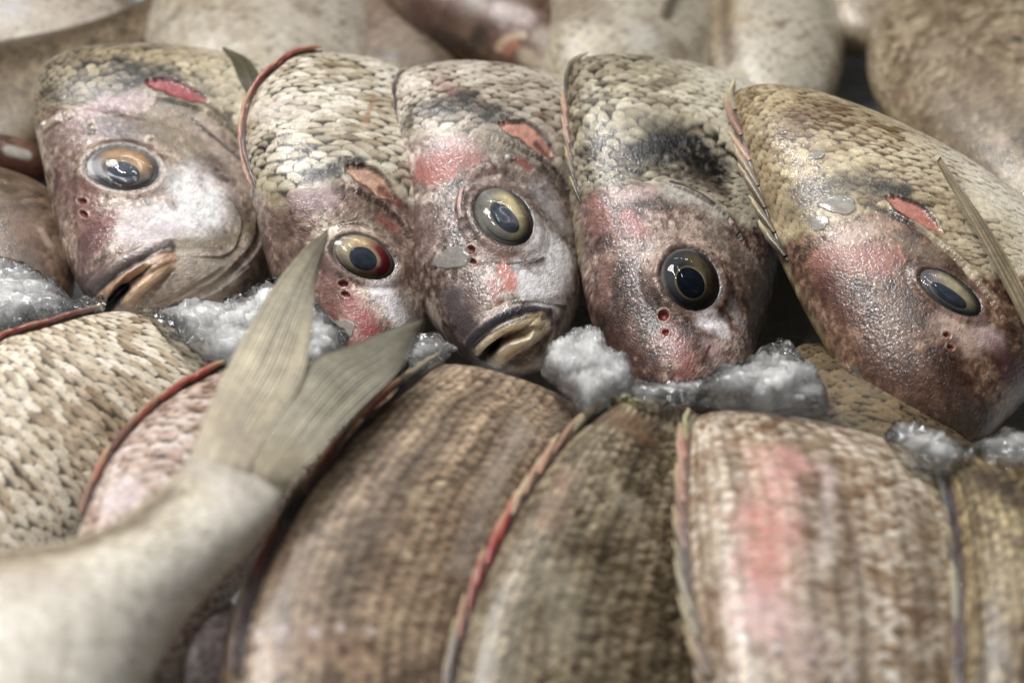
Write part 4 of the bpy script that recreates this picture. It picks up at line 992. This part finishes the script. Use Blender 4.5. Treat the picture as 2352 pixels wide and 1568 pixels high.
def front_five():
    f = simple('sea_bream', 'bream back with a bright pink bruise down its flank, bottom right', [
        (1650, 1800, 5.0, 2250, 1830, 2.4, 2.2), (1625, 1600, 6.0, 2262, 1640, 3.0, 2.6), (1600, 1420, 6.6, 2262, 1480, 3.4, 2.7), (1588, 1290, 7.0, 2255, 1360, 3.7, 2.6), (1584, 1170, 7.2, 2240, 1260, 4.0, 2.4),
        (1586, 1080, 7.2, 2215, 1180, 4.2, 2.0), (1588, 1010, 7.1, 2180, 1120, 4.4, 1.5), (1592, 975, 7.0, 2150, 1095, 4.4, 1.1)], FTAIL, 480, 380, FR, (142, 116, 84), (212, 200, 182), (196, 184, 150),
        cell=(0.0056, 0.0040), contrast=1.6, colv=0.3, hmm=0.35, jit=0.14, warp=1.1, patch=0.37, nz=0.45, seed=79, dark=(128, 100, 72), mott=0.3, amt=0.85, streaks=0.5, x_belly=(0.5, 0.95))
    pc = f.paint
    pc([(1690, 1020), (1850, 1030), (1900, 1010)], 30, (166, 136, 82), 0.5, 0.9, 0.7, 240); pc([(1640, 1030), (1640, 1500)], 30, (150, 116, 76), 0.5, 0.9, 0.6)
    f.pscale([(1800, 1060), (1775, 1200), (1760, 1380)], 95, (208, 156, 148), 0.8); f.pscale([(1740, 1200), (1750, 1320)], 50, (196, 116, 102), 0.6)
    pc([(1760, 1400), (1840, 1500)], 90, (206, 176, 176), 0.5, 0.9, 0.5, 240); pc([(1930, 1060), (1945, 1300)], 15, (140, 104, 60), 0.6, 0.9, 0.6)
    pc([(1900, 1080), (1890, 1280)], 26, (222, 206, 202), 0.5, 0.9, 0.5); pc([(2120, 1150), (2140, 1400)], 40, (110, 94, 66), 0.5, 0.9, 0.5)
    for k in range(14):
        x = 1700 + (k * 83) % 330; y = 1450 + (k * 29) % 110; pc([(x, y)], 11 + k % 6, [(226, 214, 206), (96, 70, 54), (214, 200, 190)][k % 3], 0.7, 0.7, 0.3)
    f.finish()
    ribbon_fin(f, [(1645, 1560), (1610, 1440), (1588, 1330), (1580, 1240), (1578, 1150), (1582, 1080), (1586, 1010), (1585, 960), (1582, 920)], 0, 8,
               [(150, 120, 100), (164, 150, 124), (160, 148, 124), (120, 110, 100), (176, 130, 118), (180, 130, 116), (196, 150, 130), (196, 130, 116), (190, 180, 130)], nspine=12, seed=29, wmm=2.0, sp_r=0.0010, dark=(92, 80, 66), lean=(0.3, 0.8))
def front_six():
    f = simple('sea_bream', 'bream back cut off by the right edge below the brown snout', [
        (2210, 1800, 4.4, 2850, 1830, 1.6, 2.2), (2215, 1600, 5.4, 2860, 1640, 2.2, 2.4), (2215, 1420, 6.0, 2860, 1480, 2.8, 2.4), (2210, 1290, 6.2, 2850, 1380, 3.2, 2.3), (2200, 1190, 6.2, 2830, 1290, 3.4, 2.0),
        (2185, 1120, 6.1, 2800, 1230, 3.4, 1.6), (2170, 1075, 5.9, 2780, 1190, 3.4, 1.1)], FTAIL, 200, 180, FR, (108, 90, 60), (168, 154, 118), (160, 146, 120),
        cell=(0.0046, 0.0040), contrast=1.4, colv=0.3, jit=0.12, patch=0.37, streaks=0.6, nz=0.5, hmm=0.4, seed=81, dark=(70, 54, 34), mott=0.7)
    f.paint([(2250, 1090), (2300, 1120), (2350, 1140)], 50, (78, 62, 48), 0.7, 0.9, 0.5)
    f.finish()
    ribbon_fin(f, [(2215, 1640), (2215, 1500), (2212, 1400), (2205, 1300), (2200, 1210), (2190, 1130), (2165, 1070), (2140, 1025)], 0, 8,
               [(120, 92, 92), (112, 84, 88), (150, 140, 120), (160, 156, 130), (110, 96, 90), (100, 100, 106), (150, 150, 140)], nspine=9, seed=31, wmm=1.8, sp_r=0.0009, dark=(66, 52, 54))
def under_dark():
    f = simple('sea_bream', 'dark bream back glimpsed in the gap between the ice and the brown snout', [
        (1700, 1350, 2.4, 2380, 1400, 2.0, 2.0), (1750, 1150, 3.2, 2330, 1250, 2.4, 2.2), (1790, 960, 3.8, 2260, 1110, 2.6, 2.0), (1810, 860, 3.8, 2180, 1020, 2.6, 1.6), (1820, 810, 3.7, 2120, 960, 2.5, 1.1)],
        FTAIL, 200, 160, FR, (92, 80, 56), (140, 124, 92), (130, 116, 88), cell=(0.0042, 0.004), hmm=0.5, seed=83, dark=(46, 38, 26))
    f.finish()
def under_grey():
    f = simple('sea_bream', 'dark grey-purple bream in the hollow beneath the pale tail, bottom left', [
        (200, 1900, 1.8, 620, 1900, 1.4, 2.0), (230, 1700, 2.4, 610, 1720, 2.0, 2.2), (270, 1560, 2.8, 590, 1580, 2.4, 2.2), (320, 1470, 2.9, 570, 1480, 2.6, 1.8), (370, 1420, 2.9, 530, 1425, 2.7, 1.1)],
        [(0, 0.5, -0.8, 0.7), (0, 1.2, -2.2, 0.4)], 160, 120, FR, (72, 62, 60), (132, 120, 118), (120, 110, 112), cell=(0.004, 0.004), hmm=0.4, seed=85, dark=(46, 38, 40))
    f.paint([(420, 1450), (440, 1500)], 30, (176, 168, 170), 0.5, 0.9, 0.7)
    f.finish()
for fn in (front_one, front_two, front_three, front_four, front_five, front_six, under_dark, under_grey): fn()

def pale_tail():
    f = Fish('sea_bream', 'pale cream bream body in the foreground, its forked tail fin raised over the heads', [
        (-900, 1700, 6.5, -350, 2700, 5.0, 2.0), (-600, 1480, 8.0, -60, 2250, 6.0, 2.6), (-320, 1350, 8.8, 170, 1880, 6.8, 2.7), (-90, 1290, 9.3, 320, 1600, 7.4, 2.4), (90, 1258, 9.6, 420, 1430, 7.9, 1.9),
        (240, 1212, 9.8, 520, 1315, 8.3, 1.4), (350, 1140, 9.9, 602, 1232, 8.6, 1.0), (415, 1075, 10.0, 643, 1160, 8.9, 0.6), (442, 1035, 10.0, 655, 1120, 9.1, 0.35), (466, 985, 10.1, 662, 1075, 9.3, 0.16), (490, 930, 10.2, 672, 1020, 9.5, 0.06)],
        None, ns=320, ntf=200, group='sea bream backs of the front row')
    f.base_body((160, 148, 124), (202, 193, 174), belly=(210, 203, 187), cell=(0.0055, 0.0055), amt=0.30, hmm=0.25, seed=91, dark=(140, 120, 92), x_belly=(0.3, 0.6), wet=0.5, streaks=0.15, mott=0.3)
    pc = f.paint
    pc([(0, 1280), (150, 1255), (300, 1200), (390, 1130)], 34, (132, 114, 82), 0.8, 0.9, 0.5); pc([(0, 1350), (150, 1330)], 50, (186, 168, 148), 0.5, 0.9, 0.5)
    pc([(400, 1080), (430, 1060)], 26, (170, 128, 96), 0.6, 0.9, 0.6); pc([(520, 1100), (560, 1140)], 60, (212, 200, 186), 0.8, 0.9, 0.3)
    pc([(450, 1040), (545, 1085), (655, 1118)], 80, (190, 182, 163), 0.9, 0.98, 0.8, 110)
    f.finish()
    up = [[(418, 1090, 9.4), (490, 1118, 9.3), (570, 1130, 9.2)], [(440, 1040, 10.1), (498, 1062, 10.1), (572, 1078, 9.9)], [(480, 930, 10.6), (545, 960, 10.4), (615, 990, 10.0)], [(535, 820, 10.8), (610, 850, 10.6), (690, 880, 10.2)],
          [(620, 670, 10.8), (670, 710, 10.6), (716, 760, 10.3)], [(700, 570, 10.6), (715, 620, 10.5), (722, 665, 10.3)], [(756, 524, 10.3), (752, 545, 10.3), (742, 565, 10.2)]]
    blade_fin(f, up, 'tail_fin_lobe', (222, 214, 194), nray=19, seed=41, thick=0.35, amp=0.4, tipc=(196, 190, 172), rootc=(222, 212, 194), mat='thin_fin', ragged=0.35, wet=0.6)
    lo = [[(520, 1130, 9.2), (590, 1150, 9.1), (640, 1160, 8.8)], [(545, 1065, 9.9), (612, 1082, 9.75), (672, 1100, 9.35)], [(590, 1000, 10.0), (660, 1020, 9.8), (722, 1050, 9.5)], [(655, 915, 10.1), (730, 930, 9.9), (785, 978, 9.5)],
          [(722, 828, 10.0), (790, 850, 9.8), (850, 915, 9.4)], [(800, 797, 9.8), (860, 815, 9.6), (900, 868, 9.4)], [(880, 765, 9.5), (915, 790, 9.5), (935, 815, 9.3)], [(966, 736, 9.4), (966, 743, 9.4), (962, 750, 9.4)]]
    blade_fin(f, lo, 'tail_fin_lobe', (206, 200, 182), nray=17, seed=43, thick=0.35, amp=0.4, tipc=(160, 157, 142), rootc=(216, 206, 182), mat='thin_fin', ragged=0.35, wet=0.6)
    return f
PALE = pale_tail()

# ================================================================== back row, out of focus
BK = 'sea bream bodies of the back row'
def back(label, st, lo, hi, belly, paints=(), ns=150, ntf=110, seed=1, xb=(0.3, 0.7), hmm=0.25, tail=None, amt=0.4, head=None):
    f = Fish('sea_bream', label, st, tail, ns=ns, ntf=ntf, group=BK)
    f.base_body(lo, hi, belly=belly, cell=(0.0065, 0.0060), hmm=hmm, amt=amt, seed=seed, x_belly=xb, mott=0.9, contrast=1.4)
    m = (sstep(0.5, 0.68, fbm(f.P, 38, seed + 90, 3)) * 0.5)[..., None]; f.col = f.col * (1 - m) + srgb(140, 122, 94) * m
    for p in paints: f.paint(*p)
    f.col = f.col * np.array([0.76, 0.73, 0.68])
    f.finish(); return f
CR = (200, 194, 180)
back('pale bream body in the top left corner, bluish white belly', [(100, 420, 2.0, 300, 400, 2, 1.4), (-60, 250, 3.0, 340, 240, 2.4, 2.6), (-140, 110, 4.0, 335, 100, 3.0, 3.0), (-180, -20, 4.6, 300, -40, 3.4, 3.0), (-200, -140, 4.6, 270, -160, 3.4, 2.4)],
     (190, 178, 164), CR, (200, 190, 180), [([(30, 20)], 50, (214, 218, 232), 0.7, 0.9, 0.4), ([(200, 80)], 60, (214, 200, 190), 0.7, 0.9, 0.3)], seed=201)
back('olive-brown bream back lying against the forehead of the leftmost head', [(470, 20, 4.2, 420, -50, 4.0, 0.8), (350, 120, 4.0, 305, 42, 4.2, 1.4), (190, 270, 3.8, 170, 92, 4.4, 1.9), (70, 390, 3.6, 0, 125, 4.4, 2.1), (-110, 430, 3.6, -160, 165, 4.4, 2.0), (-300, 450, 3.4, -330, 210, 4.2, 1.4)],
     (118, 104, 78), (172, 158, 132), (112, 98, 72), [([(60, 270), (0, 300)], 46, (176, 164, 146), 0.7, 0.9, 0.4)], seed=203)
back('cream bream belly with frayed grey fin rays, behind the leftmost head', [(480, 330, 2.5, 820, 330, 2, 1.4), (370, 220, 3.6, 850, 230, 2.4, 2.4), (330, 110, 4.4, 868, 110, 2.8, 2.8), (345, 20, 4.6, 850, 0, 3.0, 2.8), (400, -60, 4.4, 830, -90, 3.0, 2.2), (430, -140, 4, 800, -160, 3, 1.6)],
     (180, 170, 150), CR, (204, 198, 186), [([(350, 90), (420, 20)], 26, (160, 148, 118), 0.5, 0.9, 0.5), ([(700, 90)], 40, (204, 194, 178), 0.6, 0.9, 0.4)], seed=205)
back('dim grey-brown bream back, deep in the gap behind the second head', [(820, 300, 1.5, 1050, 300, 1.2, 1.4), (790, 180, 2.4, 1080, 190, 2.0, 2.0), (780, 60, 3.0, 1060, 60, 2.4, 2.2), (790, -60, 3.2, 1040, -60, 2.6, 2.0), (800, -140, 3, 1030, -140, 2.6, 1.2)],
     (120, 104, 86), (164, 148, 130), (150, 136, 120), seed=207)
f = back('reddish-brown bream head with pink jaws pointing down right, behind the centre head', [(1285, 205, 3.2, 1318, 180, 3.4, 0.7), (1210, 175, 3.6, 1318, 115, 3.8, 1.4), (1120, 135, 4.0, 1290, 45, 4.2, 2.0), (1020, 90, 4.4, 1240, -40, 4.6, 2.4), (930, 40, 4.8, 1180, -120, 4.8, 2.6), (860, -30, 5, 1120, -200, 5, 2.4)],
     (110, 80, 68), (160, 130, 116), (206, 186, 180), [([(960, 20), (1020, 40)], 60, (118, 78, 64), 0.8, 0.9, 0.5), ([(1080, 30)], 40, (150, 128, 112), 0.6, 0.9, 0.5), ([(1150, 20), (1210, 40)], 28, (214, 196, 196), 0.9, 0.8, 0.3), ([(1250, 80), (1290, 140)], 36, (206, 194, 180), 0.9, 0.8, 0.3),
      ([(1145, 110), (1165, 90), (1200, 80)], 12, (222, 196, 160), 0.9, 0.6, 0.2), ([(1165, 120), (1185, 105)], 14, (216, 140, 108), 0.9, 0.6, 0.3), ([(1205, 130), (1260, 160)], 26, (222, 208, 180), 0.9, 0.7, 0.3), ([(1100, 80), (1080, 110), (1000, 90)], 26, (74, 50, 40), 0.8, 0.8, 0.4)], seed=209, xb=(0.6, 1.1), hmm=0.05)
back('cream bream belly with one grey streak, above the shoulder-patched head', [(1360, 330, 2.2, 1540, 340, 2, 1.2), (1270, 240, 3.2, 1610, 250, 2.4, 2.0), (1225, 140, 4.0, 1645, 150, 3.0, 2.6), (1215, 40, 4.4, 1650, 40, 3.2, 2.8), (1220, -60, 4.6, 1630, -60, 3.4, 2.6), (1230, -150, 4.6, 1600, -150, 3.4, 2.0)],
     (190, 180, 158), CR, CR, [([(1280, 40), (1240, 100)], 40, (176, 164, 134), 0.7, 0.9, 0.5), ([(1550, -10), (1530, 40)], 18, (120, 108, 84), 0.9, 0.8, 0.3), ([(1480, 80)], 50, (214, 214, 212), 0.7, 0.9, 0.3)], seed=211)
back('cream bream belly with a brown left side, above the rightmost head', [(1720, 330, 2.0, 1860, 340, 2, 1.2), (1660, 240, 3.0, 1900, 260, 2.4, 1.8), (1635, 140, 3.8, 1935, 170, 2.8, 2.2), (1632, 40, 4.2, 1930, 50, 3.0, 2.4), (1640, -60, 4.4, 1900, -60, 3.2, 2.2), (1650, -150, 4.4, 1880, -150, 3.4, 1.6)],
     (186, 170, 142), CR, CR, [([(1665, -10), (1665, 60), (1680, 130)], 26, (140, 120, 92), 0.8, 0.9, 0.4), ([(1830, 170), (1880, 180)], 30, (206, 206, 190), 0.7, 0.9, 0.4)], seed=213, xb=(0.2, 0.5))
back('tan bream snout between two bodies at the top right', [(1975, 125, 2.8, 2020, 130, 2.8, 0.8), (1900, 80, 3.4, 2080, 110, 3.0, 1.4), (1870, 20, 3.8, 2120, 40, 3.2, 1.8), (1860, -60, 4.0, 2120, -40, 3.4, 1.8), (1860, -140, 4.0, 2120, -120, 3.4, 1.4)],
     (150, 134, 110), (200, 190, 170), (190, 178, 158), seed=215)
back('big tan bream body filling the top right corner', [(1990, 110, 3.4, 2070, 20, 3.6, 0.9), (1995, 190, 3.8, 2210, -30, 4.2, 2.0), (2060, 300, 4.0, 2380, -20, 4.6, 2.6), (2180, 410, 4.0, 2530, 80, 4.6, 2.8), (2320, 520, 3.8, 2680, 200, 4.4, 2.6), (2480, 620, 3.4, 2800, 330, 4.0, 2.0)],
     (138, 124, 98), (190, 178, 154), (184, 174, 154), [([(2230, 150), (2340, 260)], 60, (150, 124, 84), 0.6, 0.9, 0.6), ([(2150, 120)], 50, (196, 182, 156), 0.6, 0.9, 0.5), ([(2100, 60)], 40, (206, 192, 160), 0.6, 0.9, 0.5), ([(2330, 90)], 22, (80, 62, 46), 0.7, 0.9, 0.4), ([(2300, 330)], 22, (206, 170, 160), 0.6, 0.9, 0.6), ([(2060, 220)], 26, (176, 140, 112), 0.6, 0.9, 0.6)], seed=217, xb=(0.8, 1.3))
back('dark brown bream body in the top right corner, furthest away', [(2050, -10, 3.4, 2100, -70, 3.4, 0.8), (2200, 30, 3.8, 2220, -120, 4, 1.4), (2350, 70, 4, 2380, -120, 4.2, 1.6), (2500, 120, 4, 2560, -80, 4.2, 1.4)],
     (84, 64, 48), (130, 106, 84), (110, 90, 70), seed=219)
# left edge: two heads one above the other, the mouth gap between them
back('brown and red bream jaw at the left edge with a wet white glint', [(112, 400, 4.0, 116, 420, 3.8, 0.4), (60, 345, 4.6, 90, 425, 4.0, 1.0), (-20, 325, 5.0, 20, 425, 4.2, 1.4), (-150, 300, 5, -100, 440, 4.4, 1.8), (-300, 280, 5, -240, 460, 4.4, 1.8)],
     (112, 80, 62), (166, 140, 116), (120, 80, 62), [([(20, 345), (60, 355)], 16, (210, 208, 200), 0.9, 0.6, 0.2), ([(0, 375), (90, 385)], 14, (150, 80, 62), 0.8, 0.8, 0.4)], seed=221, hmm=0.05)  # first stroke paints the wet highlight on the lip
back('brown bream head at the left edge sinking into the ice', [(150, 745, 2.4, 60, 800, 2.2, 0.8), (175, 640, 3.0, -40, 760, 2.6, 1.6), (165, 540, 3.8, -150, 680, 3.0, 2.2), (140, 470, 4.2, -260, 590, 3.4, 2.4), (90, 440, 4.4, -380, 520, 3.6, 2.4), (0, 430, 4.4, -500, 480, 3.6, 2.2)],
     (104, 84, 66), (160, 138, 116), (150, 130, 112), [([(40, 510), (60, 540)], 44, (166, 122, 92), 0.6, 0.9, 0.5), ([(95, 530), (110, 560)], 12, (206, 180, 156), 0.8, 0.7, 0.3), ([(60, 600), (90, 640)], 44, (136, 128, 130), 0.7, 0.9, 0.5)], seed=223, hmm=0.08, ns=200, ntf=140)

# ================================================================== crushed, half-melted ice
def facets(X, Y, sc, seed, tilt=0.9):
    """broken crystal faces: every cell of a jittered mosaic is its own tilted plane"""
    x = X * sc; y = Y * sc; ix = np.floor(x).astype(np.int64); iy = np.floor(y).astype(np.int64)
    best = np.full(x.shape, 1e9); sec = np.full(x.shape, 1e9); h = np.zeros(x.shape)
    for a in (-1, 0, 1):
        for b in (-1, 0, 1):
            i = ix + a; j = iy + b; z = i * 0
            cx = i + 0.15 + 0.7 * _h(i, j, z, seed); cy = j + 0.15 + 0.7 * _h(i, j, z + 1, seed)
            d = (x - cx) ** 2 + (y - cy) ** 2
            hh = _h(i, j, z + 2, seed) + ((x - cx) * (_h(i, j, z + 3, seed) - 0.5) + (y - cy) * (_h(i, j, z + 4, seed) - 0.5)) * 2 * tilt
            c = d < best; sec = np.where(c, best, np.minimum(sec, d)); h = np.where(c, hh, h); best = np.where(c, d, best)
    return h, np.sqrt(sec) - np.sqrt(best)
def ice_sheet(name, label, poly_pts, z0, z1, thick, mat, seed=0, stuff=True, cat='crushed ice', ragged=0.35, fs=(120, 260), famp=0.6, soft=26, knob=0.0, group=None, mk=2.2):
    P2 = np.array(poly_pts, float); lo = P2.min(0) - 14; hi = P2.max(0) + 14
    st = 2.0; xs = np.arange(lo[0], hi[0], st); ys = np.arange(lo[1], hi[1], st); X, Y = np.meshgrid(xs, ys)
    ins = np.zeros(X.shape, bool); dist = np.full(X.shape, 1e9); j = len(P2) - 1
    for i in range(len(P2)):
        a, b = P2[i], P2[j]
        c = ((a[1] > Y) != (b[1] > Y)) & (X < (b[0] - a[0]) * (Y - a[1]) / (b[1] - a[1] + 1e-9) + a[0]); ins ^= c
        ab = b - a; t = np.clip(((X - a[0]) * ab[0] + (Y - a[1]) * ab[1]) / (ab @ ab), 0, 1)
        dist = np.minimum(dist, np.hypot(X - a[0] - t * ab[0], Y - a[1] - t * ab[1])); j = i
    sd = np.where(ins, dist, -dist)
    Z = z0 + (z1 - z0) * np.clip((Y - P2[:, 1].min()) / max(1, np.ptp(P2[:, 1])), 0, 1)
    D = ray(0, 0)  # world points on the sloping sheet
    dd = _f + _r * ((X - 1176) / KP)[..., None] - _u * ((Y - 784) / KP)[..., None]
    t = (Z * 0.01 - CAMP[2]) / dd[..., 2]; B = CAMP + dd * t[..., None]
    nz = fbm(B, 90, seed, 4); nz2 = fbm(B, 420, seed + 4, 3)
    m = sd + (nz - 0.5) * 2 * ragged * 46 + (nz2 - 0.5) * 10
    U, Vv = B[..., 0], B[..., 1] * 1.3 + B[..., 2]
    wx = (fbm(B, 120, seed + 20, 2) - 0.5) * 0.006
    f1, e1 = facets(U + wx, Vv - wx, fs[0], seed); f2, e2 = facets(U - wx, Vv + wx, fs[1], seed + 9)
    prof = np.sqrt(np.clip(m / soft, 0, 1))
    hgt = prof * (0.35 + famp * f1 * sstep(0, 0.12, e1) + famp * 0.35 * f2 + 0.5 * (nz - 0.4) + 0.10 * (nz2 - 0.5))
    if knob:
        kx, ke = facets(U, Vv, 620, seed + 30, 0.2); q = np.clip(ke * 1.6, 0, 1); rim = sstep(46, 8, m); hgt = hgt + prof * knob * q * (0.25 + 0.75 * rim)
    n = np.array([0.0, -0.42, 0.91]); th = thick * 0.01
    T = B + n * (np.clip(hgt, 0.02, 3) * th * (m > 0))[..., None]; Bo = B - n * (prof * 0.5 * th)[..., None]
    keep = m > 0; ny, nx = X.shape; id_ = np.arange(ny * nx).reshape(ny, nx)
    cell = keep[:-1, :-1] | keep[1:, :-1] | keep[:-1, 1:] | keep[1:, 1:]
    F = np.stack([id_[:-1, :-1][cell], id_[1:, :-1][cell], id_[1:, 1:][cell], id_[:-1, 1:][cell]], -1)
    Vt = np.vstack([T.reshape(-1, 3), Bo.reshape(-1, 3)]); Fa = np.vstack([F, F[:, ::-1] + ny * nx])
    # stitch the rim where the two sheets part
    e = {}
    for q in F:
        for a, b in ((q[0], q[1]), (q[1], q[2]), (q[2], q[3]), (q[3], q[0])):
            if (b, a) in e: del e[(b, a)]
            else: e[(a, b)] = 1
    rimf = np.array([[b, a, a + ny * nx, b + ny * nx] for a, b in e]); Fa = np.vstack([Fa, rimf])
    milk = sstep(2, soft * mk, m) * np.clip(0.45 + 1.3 * (nz - 0.25) + 0.3 * (f1 - 0.5), 0.05, 1); milk = np.r_[milk.ravel(), milk.ravel()]
    used = np.unique(Fa); mp = np.zeros(len(Vt), np.int64); mp[used] = np.arange(len(used)); Vt = Vt[used]; Fa = mp[Fa]; milk = milk[used]
    org = Vt.mean(0); org[2] = Vt[:, 2].min()
    o = mesh_obj(name, Vt, Fa, mat, None, np.repeat(milk[:, None], 4, 1), org, smooth=True); tag(o, label, cat, group, 'stuff' if stuff else None)
    return o
ice_sheet('crushed_ice', 'wet crushed ice under the chin of the leftmost head, left of the tail fin',
     [(335, 725), (420, 700), (500, 700), (560, 685), (590, 655), (650, 640), (720, 660), (740, 760), (620, 850), (500, 845), (440, 800), (370, 765)], 5.2, 6.9, 1.0, M['ice'], 1)
ice_sheet('crushed_ice', 'crushed ice round the snout at the left edge, beside the red fin line',
     [(-60, 600), (40, 600), (110, 640), (170, 690), (200, 685), (238, 690), (236, 712), (130, 738), (40, 762), (-60, 780)], 4.8, 6.6, 0.8, M['ice_clear'], 2)
ice_sheet('crushed_ice', 'ice between the two tail fin lobes below the red-ringed eye',
     [(690, 690), (735, 700), (770, 745), (800, 775), (785, 830), (740, 870), (680, 860), (670, 760)], 6.0, 7.2, 0.8, M['ice_clear'], 3)
ice_sheet('crushed_ice', 'small wet ice crumbs right of the lower tail fin lobe',
     [(925, 800), (960, 760), (1000, 765), (1045, 800), (1010, 830), (940, 860)], 5.4, 6.6, 0.6, M['ice_clear'], 4)
ice_sheet('ice_chunk', 'largest ice chunk, frosty and knobbly, between the centre mouth and the dark-eyed head',
     [(1262, 800), (1300, 770), (1350, 752), (1385, 765), (1400, 800), (1445, 820), (1460, 870), (1440, 905), (1390, 925), (1350, 955), (1300, 900), (1248, 855)], 6.2, 7.3, 1.5, M['ice_white'], 5, False, 'ice', 0.22, (90, 330), 0.25, 30, 0.22, None, 1.0)
ice_sheet('crushed_ice', 'thin band of slushy ice over the snout of the dark-eyed head',
     [(1440, 880), (1500, 885), (1560, 872), (1610, 868), (1640, 890), (1600, 925), (1540, 925), (1490, 945), (1420, 930)], 5.8, 6.8, 0.7, M['ice'], 6)
ice_sheet('crushed_ice', 'sloping sheet of clear ice right of the snout of the dark-eyed head',
     [(1600, 890), (1650, 855), (1720, 835), (1760, 795), (1810, 790), (1850, 830), (1885, 880), (1912, 940), (1850, 955), (1760, 950), (1660, 940), (1600, 925)], 5.2, 7.0, 1.1, M['ice_clear'], 7)
ice_sheet('crushed_ice', 'dark clear ice lump directly under the tip of the brown snout',
     [(2035, 1000), (2060, 970), (2100, 962), (2150, 985), (2200, 1022), (2250, 1040), (2240, 1075), (2190, 1082), (2130, 1090), (2070, 1060)], 5.6, 6.6, 0.9, M['ice_clear'], 8)
ice_sheet('crushed_ice', 'blurry ice lumps at the right edge under the brown snout',
     [(2210, 1035), (2250, 1015), (2300, 990), (2400, 1000), (2400, 1090), (2310, 1085), (2250, 1060)], 5.4, 6.6, 1.0, M['ice'], 9)
